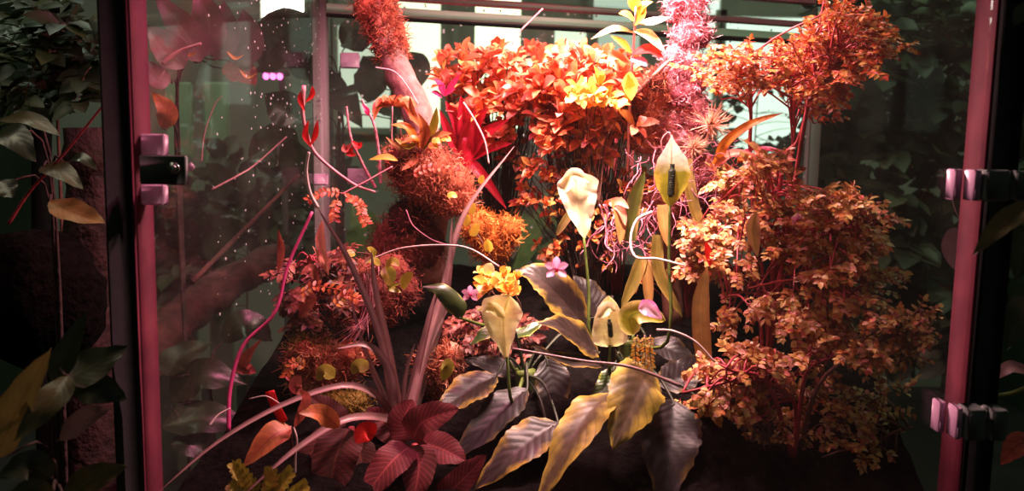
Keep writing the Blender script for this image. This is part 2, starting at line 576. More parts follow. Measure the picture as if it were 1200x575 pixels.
# ------------------------------------------------------------------ setting
def struct(o):
    o['kind'] = 'structure'
    return o


M['floor'] = plain('floor', (.03, .03, .028, 1), (.05, .05, .045, 1), 3, .8)
M['wall'] = plain('hall wall', (.48, .46, .4, 1), (.62, .6, .54, 1), 2.5, .85, bump=.1)
M['wall_g'] = plain('green wall', (.02, .035, .02, 1), (.05, .075, .045, 1), 2.2, .9, bump=.1, detail=6)
M['panel_g'] = plain('green board', (.3, .42, .28, 1), (.42, .55, .38, 1), 5, .8, bump=.1)
b = MB(); b.box(V((0, 2.5, -.05)), (5, 5, .05)); struct(b.build('floor', M['floor'], smooth=False))
b = MB(); b.box(V((0, 5.3, 2)), (5, .1, 2)); struct(b.build('wall_back', M['wall'], smooth=False))
b = MB(); b.box(V((-3.2, 2.5, 2)), (.1, 5, 2)); struct(b.build('wall_left', M['wall_g'], smooth=False))
b = MB(); b.box(V((3.2, 2.5, 2)), (.1, 5, 2)); struct(b.build('wall_right', M['wall_g'], smooth=False))

WIN = [(306, 362, -70, 24, 5.0, (1, .98, .9)), (364, 384, -20, 84, .5, (.8, .95, .75)), (396, 458, 30, 150, .38, (.85, .95, .75)),
       (466, 516, -70, 150, .85, (.9, 1, .65)), (558, 608, -70, 150, 1.1, (.92, 1, .65)), (650, 690, 34, 150, .6, (.85, 1, .75)),
       (696, 746, -20, 150, .28, (.8, 1, .8)), (802, 838, -60, 130, .5, (.8, 1, .85)), (846, 944, 20, 190, .62, (.8, 1, .85))]
for i, (x0, x1, y0, y1, st, c) in enumerate(WIN):
    a, e = at(x0, y0, 5.14), at(x1, y1, 5.14)
    zl, zh = min(a.z, e.z), min(max(a.z, e.z), 3.9)
    cx, hxw = (a.x + e.x) / 2, (e.x - a.x) / 2
    b = MB(); b.box(V((cx, 5.17, (zl + zh) / 2)), (hxw, .02, (zh - zl) / 2))
    w = struct(b.build('window_%d' % (i + 1), emit('daylit frosted pane %d' % i, (*c, 1), st * 2.0), smooth=False, origin=(cx, 5.17, zl)))
    b = MB()
    for sx in (-1, 1):
        b.box(V((cx + sx * (hxw + .02), 5.15, (zl + zh) / 2)), (.02, .04, (zh - zl) / 2 + .04))
    b.box(V((cx, 5.15, zl - .02)), (hxw, .04, .02)); b.box(V((cx, 5.15, zh + .02)), (hxw, .04, .02))
    b.build('window_frame', M['wall'], w, smooth=False)
# green boards on the left of the hall
for i, (x0, x1) in enumerate(((194, 231), (239, 273))):
    a, e = at(x0, 96, 3.6), at(x1, 330, 3.6); e.z = 0
    b = MB(); b.box(V(((a.x + e.x) / 2, 3.6, (a.z + e.z) / 2)), ((e.x - a.x) / 2, .02, (a.z - e.z) / 2), bev=.01)
    o = b.build('green_board', M['panel_g'], smooth=False, origin=V(((a.x + e.x) / 2, 3.6, e.z)))
    tag(o, ('pale green upright board behind the left glass, nearer the door clamp', 'pale green upright board behind the left glass, nearer the pink lamps')[i], 'board', 'green boards behind the side glass')

# ------------------------------------------------------------------ the glass case
ZT, ZB = 1.93, .86
case = thing('glass_terrarium', 'tall black framed glass terrarium case with a hinged glass door, filled with plants', 'terrarium', (0.1, 1.75, 0))
FLx, FRx, FY = -.57, .703, 1.2
RL, RR = V((-.51, 2.2, 0)), V((.94, 2.6, 0))
b = MB(); b.box(V((FLx - .022, FY + .03, 1.35)), (.022, .03, .75), bev=.006); b.build('corner_post', M['black'], case)
b = MB(); b.box(V((FLx + .003, FY + .03, 1.35)), (.003, .028, .75), bev=.001); o = b.build('post_strip', M['strip'], case); o['label'] = 'pink lit metal strip inside the left post'
b = MB(); b.box(V((FRx + .028, FY + .03, 1.35)), (.024, .03, .75), bev=.006); b.build('corner_post', M['black'], case)
b = MB(); b.box(V((FRx + .001, FY + .03, 1.35)), (.003, .028, .75), bev=.001); o = b.build('post_strip', M['strip'], case); o['label'] = 'pink lit metal strip inside the right post'
for q, c in ((RL, (-.014, 0)), (RR, (.02, 0))):
    b = MB(); b.box(V((q.x + c[0], q.y, 1.35)), (.019, .02, .62), bev=.004); b.build('rear_post', M['postdark'], case)
# door pane
b = MB(); b.box(V(((FLx + FRx) / 2, FY + .012, 1.36)), ((FRx - FLx) / 2 - .004, .003, .7)); b.build('glass_door', M['glass'], case, smooth=False)


def pane(name, a, c, mat, z0=ZB, z1=ZT):
    d = (c - a); L = d.length; d.normalize(); n = V((-d.y, d.x, 0))
    b = MB(); b.box((a + c) / 2 + V((0, 0, (z0 + z1) / 2)), (L / 2, .003, (z1 - z0) / 2), (d, n, V((0, 0, 1))))
    return b.build(name, mat, case, smooth=False), d, n


LA, LB = V((FLx - .008, FY + .062, 0)), V((RL.x - .012, RL.y - .022, 0))
pane('side_pane', LA, LB, M['glass_l'])
pane('rear_pane', RL + V((.006, 0, 0)), RR, M['glass_b'])
RA, RB = V((FRx + .028, FY + .062, 0)), V((RR.x + .02, RR.y - .022, 0))
pane('side_pane', RA, RB, M['glass_r'])
# top rails at the back and right
d = (RR - RL).normalized(); n = V((-d.y, d.x, 0))
for name, z, hz, hy, mt in (('top_rail', 1.915, .009, .012, 'rail'), ('glass_channel', 1.874, .012, .016, 'alu'), ('gasket', 1.857, .004, .012, 'black'), ('top_rail', 1.985, .008, .012, 'rail')):
    b = MB(); b.box((RL + RR) / 2 + V((0, 0, z)), ((RR - RL).length / 2, hy, hz), (d, n, V((0, 0, 1))), bev=.003); b.build(name, M[mt], case)
d2 = (RB - RA).normalized(); n2 = V((-d2.y, d2.x, 0))
b = MB(); b.box((RA + RB) / 2 + V((0, 0, 1.925)), ((RB - RA).length / 2, .012, .012), (d2, n2, V((0, 0, 1))), bev=.003); b.build('top_rail', M['rail'], case)
d3 = (LB - LA).normalized(); n3 = V((-d3.y, d3.x, 0))
b = MB(); b.box((LA + LB) / 2 + V((0, 0, 1.94)), ((LB - LA).length / 2, .012, .012), (d3, n3, V((0, 0, 1))), bev=.003); b.build('top_rail', M['rail'], case)
# clips that hold the rear panes
for px, py, s in ((410, 71, 11), (419, 207, 12), (376, 210, 8)):
    c = at(px, py, 2.205 if px > 390 else 2.14); h = w_at(s, 2.2)
    b = MB(); b.box(c, (h, .008, h * .8), bev=.003); b.build('glass_clip', M['pad'], case)
# door clamp at the left post
c = at(192, 199, 1.19)
cl = MB(); cl.box(c, (w_at(27, 1.19), .006, w_at(17, 1.19)), bev=.002); clo = cl.build('door_clamp', M['clamp'], case)
sc_ = MB(); sp = at(205, 197, 1.182)
sc_.tube([sp, sp + V((0, -.006, 0))], .0085, 16, 1); sc_.tube([sp + V((0, -.006, 0)), sp + V((0, -.010, 0))], [.0065, .004], 16, 1)
sc_.build('screw', M['screw'], clo)
for py, hh in ((170, 13), (228, 12)):
    b = MB(); b.box(at(181, py, 1.225), (w_at(14, 1.22), .01, w_at(hh, 1.22)), bev=.003); b.build('clamp_pad', M['pad'], clo)
b = MB(); q = at(222, 194, 1.222); b.tube([q, q + V((.006, 0, -.004))], [.006, .004], 8, 2); b.build('clamp_stud', M['pad'], clo)


def hinge(px, py, hgt, s=1.0, dd=1.172):
    hh = w_at(hgt, dd)
    mid = at(px, py, dd)
    k = lambda x: V((w_at(x * s, dd), 0, 0))
    body = MB(); body.box(mid + k(14), (w_at(14 * s, dd), .016, hh), bev=.003)
    h = body.build('door_hinge', M['hinge'], case)
    b = MB(); b.box(mid + k(-7) + V((0, .004, 0)), (w_at(4.5 * s, dd), .014, hh * .98), bev=.002); b.build('hinge_leaf', M['hingeplate'], h)
    b = MB(); b.box(mid + k(-17) + V((0, .03, 0)), (w_at(5 * s, dd), .012, hh * .98), bev=.002); b.build('hinge_leaf', M['hingeplate'], h)
    b = MB(); z = V((0, 0, hh * .97)); b.tube([mid + k(31) - z, mid + k(31) + z], w_at(5 * s, dd), 14, 1); b.build('knuckle', M['hinge'], h)
    b = MB(); b.box(mid + k(46), (w_at(12 * s, dd), .016, hh * .97), bev=.003); b.build('hinge_leaf', M['hinge'], h)


hinge(1148, 217, 18.5)
hinge(1126, 494, 20, .86)
b = MB()
ring = [V((FLx - .05, FY - .005, 0)), V((FRx + .06, FY - .005, 0)), RB + V((.03, .03, 0)), LB + V((-.03, .05, 0))]
b.add([V((q.x, q.y, z)) for z in (0, .8, .84) for q in ring], [(3, 2, 1, 0), (8, 9, 10, 11)] + [(4 * a + k, 4 * a + (k + 1) % 4, 4 * a + 4 + (k + 1) % 4, 4 * a + 4 + k) for a in (0, 1) for k in range(4)])
b.build('base', M['plinth'], case, smooth=False)
# droplets on the rear and left panes
dr = MB()


def droplet(q, n, r):
    a = n.orthogonal().normalized(); c = n.cross(a)
    vs, fs = [q + n * (r * .5)], []
    for k in range(7):
        g = 2 * pi * k / 7
        vs.append(q + (a * cos(g) + c * sin(g)) * r)
    for k in range(7):
        fs.append((0, 1 + k, 1 + (k + 1) % 7))
    dr.add(vs, fs)


for i in range(420):
    t = R.random(); z = 1.9 - .75 * R.random() ** 1.8
    q = RL.lerp(RR, t); droplet(V((q.x, q.y, z)) - n * .005, -n, R.uniform(.0012, .0045))
for i in range(320):
    t = 1 - .75 * R.random() ** 1.3; z = 1.92 - .8 * R.random() ** 1.6
    q = LA.lerp(LB, t); droplet(V((q.x, q.y, z)) - n3 * .005, -n3, R.uniform(.001, .0035))
o = dr.build('water_droplets', M['drop'], case); o['kind'] = 'stuff'; o['label'] = 'pale condensation drops on the side and rear glass'

# soil bed
b = MB()
nx_, ny_ = 50, 44
vs, uv, fs = [], [], []
SOILZ = lambda x, y: .9 + .27 * max(0, min(1, (y - 1.3) / .85)) + .05 * noise.noise(V((x * 4, y * 4, 3))) + .02 * noise.noise(V((x * 15, y * 15, 1)))
for j in range(ny_ + 1):
    t = j / ny_
    for i in range(nx_ + 1):
        s = i / nx_
        l_, r_ = LA.lerp(LB, t), RA.lerp(RB, t)
        q = l_.lerp(r_, s); q.x += .012 * (1 - 2 * s); q.y += .012 - .03 * t
        vs.append(V((q.x, q.y, SOILZ(q.x, q.y))))
for j in range(ny_):
    for i in range(nx_):
        fs.append((j * (nx_ + 1) + i, j * (nx_ + 1) + i + 1, (j + 1) * (nx_ + 1) + i + 1, (j + 1) * (nx_ + 1) + i))
b.add(vs, fs)
o = b.build('soil', M['soil'], origin=(.1, 1.8, .9)); tag(o, 'dark moist soil bed covering the terrarium floor', 'soil', kind='stuff')


def soil(p):
    return V((p.x, p.y, SOILZ(p.x, p.y) - .01))


# ------------------------------------------------------------------ bromeliad with grey straps
c = at(470, 492, 1.52)
br = thing('bromeliad', 'grey pink bromeliad with long narrow arching straps left of centre', 'bromeliad', soil(c))
b = MB(); b.tube([soil(c), c + V((0, 0, .02))], [.016, .02], 8); b.build('crown_base', M['stem_brown'], br)
LV = [([(462, 480), (448, 400), (412, 310), (372, 243)], 1.52, 1.42, 8),
      ([(468, 478), (456, 410), (442, 345), (435, 292)], 1.53, 1.5, 9),
      ([(482, 480), (500, 410), (520, 340), (545, 250), (603, 171)], 1.53, 1.72, 8.5),
      ([(478, 482), (490, 430), (503, 375), (512, 338)], 1.55, 1.6, 8.5),
      ([(484, 475), (503, 410), (530, 350)], 1.56, 1.62, 7),
      ([(488, 475), (510, 400), (526, 330), (530, 255)], 1.57, 1.66, 9),
      ([(466, 482), (458, 435), (432, 405), (395, 408)], 1.5, 1.42, 9),
      ([(462, 486), (440, 462), (400, 452), (330, 475), (255, 518), (186, 576)], 1.5, 1.236, 7),
      ([(470, 498), (440, 489), (400, 494), (345, 528), (285, 580)], 1.49, 1.26, 9),
      ([(458, 480), (436, 430), (420, 385), (411, 345)], 1.55, 1.58, 5.5),
      ([(472, 488), (476, 440), (486, 402)], 1.5, 1.5, 5)]
for k, (pp, d0, d1, w) in enumerate(LV):
    part_leaf(br, 'leaf', M['brom'], P(pp, d0, d1), w_at(w * .72, (d0 + d1) / 2), tab=BLADE, fold=.45, nx=4, n=20, nh=(-.25, -.8, .55))

# ------------------------------------------------------------------ velvety red plants
def velvet(name, label, centre, base, leaves, mat):
    t = thing(name, label, 'plant', soil(base))
    b = MB(); b.tube([soil(base), base], [.008, .006], 6); b.build('stem', M['stem_red'], t)
    for pp, d0, d1, w, nh in leaves:
        pts = P(pp, d0, d1)
        part_leaf(t, 'leaf', mat, pts, w_at(w, (d0 + d1) / 2), tab=ROUND, fold=.12, nx=10, n=70, quilt=.05, nv=14, ruf=.05, nh=nh)
    return t


c = at(486, 520, 1.42)
velvet('velvet_leaf_plant', 'dark red plant with rounded quilted velvety leaves at the foot of the bromeliad', None, c, [
    ([(484, 514), (474, 492), (484, 468)], 1.42, 1.46, 22, (-.3, -.85, .4)),
    ([(484, 514), (496, 494), (538, 479)], 1.41, 1.36, 23, (.1, -.7, .7)),
    ([(484, 522), (491, 545), (484, 590)], 1.4, 1.33, 22, (0, -.75, .65)),
    ([(481, 522), (458, 542), (425, 584)], 1.4, 1.33, 24, (-.2, -.7, .7)),
    ([(490, 518), (515, 525), (546, 540)], 1.43, 1.38, 21, (.2, -.75, .6)),
    ([(508, 592), (538, 566), (570, 533)], 1.36, 1.34, 19, (-.3, -.7, .6)),
    ([(480, 512), (455, 500), (430, 478)], 1.47, 1.5, 20, (0, -.7, .7))], M['velvet'])
c = at(412, 500, 1.42)
velvet('velvet_leaf_plant', 'brown red plant with long herringbone veined leaves under the drooping grey strap', None, c, [
    ([(408, 502), (394, 535), (384, 592)], 1.4, 1.32, 30, (-.1, -.75, .6)),
    ([(418, 512), (424, 545), (430, 590)], 1.42, 1.36, 20, (.2, -.7, .6)),
    ([(405, 498), (385, 482), (360, 462)], 1.45, 1.46, 16, (-.1, -.6, .7)),
    ([(404, 504), (375, 520), (340, 560)], 1.43, 1.36, 20, (-.2, -.6, .75))], M['velvet_d'])
b = MB(); b.leaf(P([(440, 509), (428, 506), (417, 519)], 1.36, 1.34), w_at(12.5, 1.35), tab=ROUND, fold=.1, nh=(0, -.95, .3), nx=6)
tag(b.build('red_leaf', M['redleaf'], origin=at(430, 508, 1.35)), 'bright scarlet heart shaped leaf above the velvety plant', 'leaf')

# ------------------------------------------------------------------ peace lilies
NF = (0, -.75, .66)


def lily(label, base, leaves, flowers=()):
    t = thing('peace_lily', label, 'peace lily', soil(base), 'peace lilies in the case')
    b = MB(); b.tube([soil(base), soil(base) + V((0, 0, .05))], [.018, .022], 8); b.build('crown_base', M['stem_green'], t)
    for q in leaves:
        pp, d0, d1, w, mt = q[:5]
        kw = dict(nh=q[5] if len(q) > 5 else NF, ruf=.07, fold=.16, nx=14, n=90, jag=.03, quilt=.034, nv=9)
        if len(q) > 6:
            kw.update(q[6])
        pts = P(pp, d0, d1)
        lf = part_leaf(t, 'leaf', M[mt], pts, w_at(w, (d0 + d1) / 2), **kw)
        s = MB(); a = soil(base) + V((0, 0, .04))
        mid = a.lerp(pts[0], .6) + V((0, .02, .03))
        s.tube([a, mid, pts[0], pts[0].lerp(pts[1], .25)], [.0035, .0022], 5)
        s.build('leaf_stalk', M['stalk_d'], lf)
    for fl in flowers:
        fl(t, base)
    return t


def flower(stalk, d, spath_pts, w, mat, nh=(0, -.95, .2), spad=None, cup=.5, label=None, d1=None, tab=SPATH, petal=None, fold=0, ruf=.05, n=22):
    def f(t, base):
        s = MB(); pts = P(stalk, d)
        pts = [soil(base) + V((0, 0, .04))] + pts
        s.tube(pts, [.0045, .0028], 7)
        st = s.build('flower', M['stem_green'], t)
        if label:
            st['label'] = label
        b = MB(); b.leaf(P(spath_pts, d, d1 or d), w_at(w, d), nh=nh, tab=tab, cup=cup, fold=fold, nx=12, n=n, ruf=ruf)
        b.build('spathe', M[mat], st)
        if spad:
            b = MB(); q = P(spad[:2], d - .006); r_ = w_at(spad[2], d)
            b.tube(q, lambda u: r_ * (1 if .06 < u < .85 else .65) * (1 + .12 * sin(u * 90)), 12, 40); b.build('spadix', M['spadix'], st)
        if petal:
            b = MB(); b.leaf(P(petal[0], d - .012), w_at(petal[1], d), nh=nh, cup=.4, nx=8, n=12, ruf=.15); b.build('inner_fold', M[petal[2]], st)
    return f


lily('peace lily with the broad wavy leaves along the bottom centre and two half closed flowers', at(735, 440, 1.62), [
    ([(766, 436), (752, 446), (736, 482), (717, 527)], 1.5, 1.36, 35, 'lily_y', (.1, -.8, .6), dict(cup=-.2)),
    ([(716, 460), (695, 480), (668, 520), (628, 592)], 1.48, 1.3, 30, 'lily_y', (-.45, -.6, .65)),
    ([(788, 468), (786, 500), (782, 540), (778, 600)], 1.5, 1.36, 38, 'lily_dark', (.0, -.75, .6)),
    ([(842, 494), (840, 515), (834, 540), (826, 566)], 1.52, 1.45, 27, 'lily_dark', (.1, -.8, .5)),
    ([(702, 414), (684, 400), (660, 384), (630, 378)], 1.6, 1.52, 23, 'lily', (-.2, -.6, .75)),
    ([(706, 428), (685, 424), (655, 420), (622, 404)], 1.56, 1.5, 14, 'lily', (-.1, -.45, .85)),
    ([(708, 425), (712, 412), (704, 394)], 1.57, 1.56, 11, 'lily_dark', (0, -.9, .3)),
    ([(770, 450), (800, 440), (835, 412)], 1.62, 1.66, 22, 'lily_dark', (.1, -.6, .7)),
    ([(740, 440), (752, 470), (745, 545)], 1.6, 1.5, 26, 'lily_dark', (.1, -.8, .5)),
    ([(720, 430), (712, 450), (690, 470)], 1.6, 1.55, 14, 'lily_g', (0, -.6, .7))],
    [flower([(716, 440), (715, 404)], 1.56, [(715, 406), (714, 385), (713, 346)], 21, 'spathe_y', (-.1, -.95, .2), cup=.55, label='half closed yellow white flower', spad=((716, 395), (714, 374), 3), petal=([(700, 372), (712, 360), (722, 364)], 8, 'spathe'), tab=ROUND),
     flower([(742, 430), (742, 392)], 1.54, [(742, 392), (738, 372), (755, 366), (780, 376)], 15, 'spathe_g', (0, -.9, .4), cup=.4, label='half closed flower with a pink fold', petal=([(748, 362), (760, 362), (776, 374)], 10, 'petal'), tab=ROUND)])

lily('peace lily with dark purple sheened leaves and one pale yellow flower beside the bromeliad', at(615, 450, 1.62), [
    ([(582, 440), (558, 452), (535, 468), (510, 482)], 1.55, 1.46, 25, 'lily', (-.25, -.6, .75)),
    ([(618, 455), (592, 476), (565, 505), (524, 544)], 1.53, 1.42, 25, 'lily_dark', (-.35, -.65, .65)),
    ([(654, 495), (626, 512), (598, 535), (556, 574)], 1.46, 1.36, 29, 'lily', (-.25, -.6, .75)),
    ([(646, 526), (630, 545), (602, 594)], 1.47, 1.38, 24, 'lily', (-.35, -.6, .7)),
    ([(594, 384), (575, 388), (550, 404)], 1.55, 1.52, 11, 'lily_g', (-.1, -.5, .8)),
    ([(600, 395), (618, 388), (640, 374)], 1.62, 1.68, 9, 'lily_g', (0, -.4, .9)),
    ([(690, 388), (660, 350), (632, 325), (602, 316)], 1.72, 1.72, 25, 'lily', (-.1, -.6, .75)),
    ([(702, 372), (690, 345), (672, 322)], 1.76, 1.8, 20, 'lily_dark', (.2, -.6, .7)),
    ([(640, 420), (648, 455), (640, 500)], 1.62, 1.55, 22, 'lily_dark', (0, -.8, .5)),
    ([(620, 440), (580, 430), (545, 420)], 1.65, 1.62, 16, 'lily_dark', (0, -.5, .8))],
    [flower([(600, 470), (594, 418)], 1.5, [(594, 420), (591, 395), (590, 370), (597, 346)], 25, 'spathe_y', (-.15, -.95, .2), cup=.55, label='pale yellow folded flower', petal=([(592, 372), (577, 360), (558, 364)], 7, 'spathe_y'), tab=[(0, .08), (.15, .25), (.4, .6), (.7, .95), (.85, 1), (.95, .6), (1, .1)], fold=.2, ruf=.1),
     flower([(600, 430, 1.62), (578, 388, 1.57), (556, 378, 1.53), (538, 372, 1.5)], 1.5, [(540, 374), (534, 356), (516, 338), (494, 336)], 13, 'lily_g', (-.1, -.6, .75), cup=-.3, label='drooping green bud with a pale rim', tab=OVATE)])

lily('peace lily with two tall upright flowers rising in front of the pink moss pole', at(735, 400, 1.78), [
    ([(760, 400), (790, 412), (820, 440)], 1.72, 1.66, 18, 'lily_dark', (.1, -.6, .7)),
    ([(700, 395), (690, 370), (720, 345)], 1.8, 1.84, 16, 'lily_dark', (0, -.7, .6))],
    [flower([(694, 400), (690, 340), (684, 277)], 1.68, [(685, 279), (681, 255), (676, 228), (674, 203)], 24, 'spathe', (.1, -1, .1), cup=.45, label='tall white rolled flower', petal=([(660, 226), (672, 204), (692, 214)], 8, 'spathe'), tab=[(0, .05), (.15, .3), (.4, .62), (.7, .95), (.88, 1), (.96, .7), (1, .35)], fold=.1, ruf=.16),
     flower([(782, 400), (784, 300), (785, 240)], 1.62, [(785, 243), (786, 215), (787, 190), (787, 158)], 21.5, 'spathe_t', (0, -1, .05), cup=.3, label='green and white teardrop flower with a dark spadix', tab=[(0, .05), (.12, .45), (.32, .86), (.5, 1), (.7, .82), (.85, .38), (.95, .1), (1, .02)], spad=((786, 231), (788, 192), 4.2), ruf=.02)])

# ------------------------------------------------------------------ moss
def moss(mb, c, rad, n, L=.02, w=.0011, curl=.85, k=.25):
    cs = [(c, 1.0 if n < 900 else .72)] + ([] if n < 900 else [(c + V((R.uniform(-.62, .62) * rad[0], R.uniform(-.3, .1) * rad[1], R.uniform(-.6, .6) * rad[2])), R.uniform(.38, .6)) for _ in range(6)])
    for q, f_ in cs:
        mb.lump(q, [r_ * .9 * f_ for r_ in rad], k)
    for i in range(n):
        c, f_ = R.choice(cs) if R.random() < .75 else cs[0]
        d = rv()
        if d.y > .45:
            d.y = -d.y
        q = c + V((d.x * rad[0], d.y * rad[1], d.z * rad[2])) * (f_ * R.uniform(.8, 1.12))
        mb.strand(q, (d + rv() * .9), L * R.uniform(.6, 1.5), w * R.uniform(.7, 1.4), 4, curl)


def px_rad(rx, ry, d, dep=None):
    return (w_at(rx, d), w_at(dep or (rx + ry) / 2, d), w_at(ry, d))


# mossy branch at the top left
pts = P([(436, -30), (448, 30), (464, 78), (482, 118), (500, 175), (505, 260), (500, 330)], 1.96, 1.9)
t = thing('mossy_branch', 'upright bare pinkish branch with moss wrapped round its top', 'branch', pts[-1])
b = MB(); b.tube(pts, lambda u: .03 + .012 * u, 14, 40, wob=.25); b.build('wood', M['bark'], t)
b = MB()
moss(b, at(447, 22, 1.95), px_rad(28, 40, 1.95, 28), 2600)
moss(b, at(458, 58, 1.95), px_rad(19, 18, 1.95), 700)
b.build('moss_clump', M['moss_red'], t)
# moss mounds
for cx, cy, d, rx, ry, n_, mt, lab in (
        (500, 205, 1.86, 56, 50, 3800, 'moss_red', 'large rusty moss mound at the foot of the bare branch'),
        (576, 280, 1.84, 36, 34, 2000, 'moss_orange', 'bright orange moss cushion beside the crossing grey strap'),
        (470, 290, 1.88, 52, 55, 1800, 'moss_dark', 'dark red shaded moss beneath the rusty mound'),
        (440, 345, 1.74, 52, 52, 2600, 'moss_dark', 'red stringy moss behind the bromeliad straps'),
        (385, 430, 1.6, 52, 36, 2200, 'moss_red', 'low rusty moss hummock left of the bromeliad'),
        (365, 408, 1.6, 24, 18, 700, 'moss_green', 'small olive moss tuft on the low rusty hummock'),
        (400, 470, 1.56, 34, 18, 700, 'moss_green', 'olive moss patch beneath the drooping grey strap'),
        (515, 432, 1.62, 30, 40, 1200, 'moss_red', 'red moss clump between bromeliad and dark lily leaves')):
    b = MB(); q = at(cx, cy, d); moss(b, q, px_rad(rx, ry, d), n_)
    tag(b.build('moss_mound', M[mt], origin=q), lab, 'moss', 'moss mounds on the left')

# pink moss pole
pts = P([(802, -40), (800, 50), (795, 110), (785, 180), (785, 300), (790, 380)], 1.92)
t = thing('moss_pole', 'tall pole wrapped in pink moss under the lamp behind the teardrop flower', 'moss pole', pts[-1])
b = MB(); b.tube(pts, .026, 10, 24); b.build('pole', M['stem_brown'], t)
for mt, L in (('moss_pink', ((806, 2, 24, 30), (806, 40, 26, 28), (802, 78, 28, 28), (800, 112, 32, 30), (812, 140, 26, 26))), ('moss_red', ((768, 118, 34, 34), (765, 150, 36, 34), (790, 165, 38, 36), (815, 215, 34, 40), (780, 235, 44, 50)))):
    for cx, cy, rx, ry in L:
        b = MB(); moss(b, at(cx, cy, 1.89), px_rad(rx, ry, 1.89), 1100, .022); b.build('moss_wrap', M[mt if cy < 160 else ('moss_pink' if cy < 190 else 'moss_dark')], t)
b = MB(); b.tube(P([(742, 112), (765, 90), (790, 66)], 1.84, 1.86), [.006, .004], 7); b.build('side_stick', M['bark'], t)
for i, (cx, cy, r_, lab) in enumerate(((832, 146, 26, 'spiky pale orange air plant on the right of the pink moss pole'), (812, 172, 17, 'smaller spiky air plant under the first on the moss pole'))):
    b = MB(); q = at(cx, cy, 1.8)
    for k in range(150):
        d = (rv() + V((.2, -.7, .1))).normalized()
        b.strand(q + d * .004, d, w_at(r_, 1.8) * R.uniform(.7, 1.15), .0013, 4, .18)
    tag(b.build('air_plant', M['air'], origin=q), lab, 'air plant')


# ------------------------------------------------------------------ shrubs
def inside(p, poly):
    x, y = p
    r_ = False
    j = len(poly) - 1
    for i in range(len(poly)):
        (xi, yi), (xj, yj) = poly[i], poly[j]
        if (yi > y) != (yj > y) and x < (xj - xi) * (y - yi) / (yj - yi) + xi:
            r_ = not r_
        j = i
    return r_


def sample(poly):
    xs, ys = [q[0] for q in poly], [q[1] for q in poly]
    while True:
        q = (R.uniform(min(xs), max(xs)), R.uniform(min(ys), max(ys)))
        if inside(q, poly):
            return q


def rosette(lm, q, ax, nl, L, hw, spread=.9):
    a = ax.orthogonal().normalized(); c = ax.cross(a)
    for k in range(nl):
        g = 2.4 * k + R.uniform(-.3, .3)
        el = R.uniform(.25, spread) if k < nl - 2 else .15
        d = (a * cos(g) + c * sin(g)) * el + ax * (1 - el * .7) + V((0, 0, -.1))
        s = R.uniform(.7, 1.15)
        d.normalize()
        lm.leaf([q - ax * (k * -.0) + d * .004, q + d * L * s * .55 + ax * .003, q + d * L * s - V((0, 0, .1 * L))], hw * s, nh=(ax - d * .3 + rv() * .2), tab=LANCE, fold=.25, nx=2, n=5)


def rosette_shrub(name, label, poly, d0, d1, nshoot, L, hw, mat, base, stemmat, nl=(6, 9), group=None):
    root = soil(base) if base.z < 1.35 else base
    t = thing(name, label, 'shrub', root, group)
    lm, sm = MB(), MB()
    for i in range(nshoot):
        px, py = sample(poly)
        q = at(px, py, R.uniform(d0, d1))
        ax = (q - (root + V((0, .1, .05)))).normalized() * .5 + V((0, -.7, .5)) + rv() * .5
        ax.normalize()
        rosette(lm, q, ax, R.randint(*nl), L * R.uniform(.75, 1.2), hw * R.uniform(.8, 1.2))
        mid = root.lerp(q, .55) + V((R.uniform(-.03, .03), .03, .02))
        sm.tube([root + rv() * .02, mid, q - ax * .03, q], [.0016, .001], 4)
    sm.build('stems', M[stemmat], t); lm.build('foliage', M[mat], t)
    return t


rosette_shrub('leafy_shrub', 'orange leaved shrub against the rear glass left of centre', [(512, 80), (530, 55), (570, 60), (612, 66), (640, 62), (650, 110), (630, 160), (600, 190), (560, 160), (520, 120)], 1.98, 2.14, 130, .05, .0105, 'orange', at(580, 330, 2.05), 'stem_dark', group='orange shrubs')
rosette_shrub('leafy_shrub', 'bright orange and yellow shrub just left of the pink moss pole', [(632, 70), (680, 60), (720, 75), (745, 100), (748, 150), (738, 178), (700, 190), (650, 182), (620, 150)], 1.84, 2.0, 140, .055, .0115, 'orange', at(690, 330, 1.95), 'stem_dark', group='orange shrubs')
rosette_shrub('leafy_shrub', 'dull red shrub in shade below the orange shrubs', [(600, 190), (660, 180), (740, 190), (745, 260), (720, 310), (640, 305), (610, 260)], 1.86, 2.02, 110, .032, .007, 'fine', at(690, 340, 1.98), 'stem_dark', group='orange shrubs')
rosette_shrub('leafy_shrub', 'sparse dark red shrub against the rear glass behind the moss pole', [(690, 60), (745, 55), (745, 110), (700, 90)], 2.1, 2.2, 22, .03, .006, 'fine', at(720, 330, 2.1), 'stem_red', group='orange shrubs')
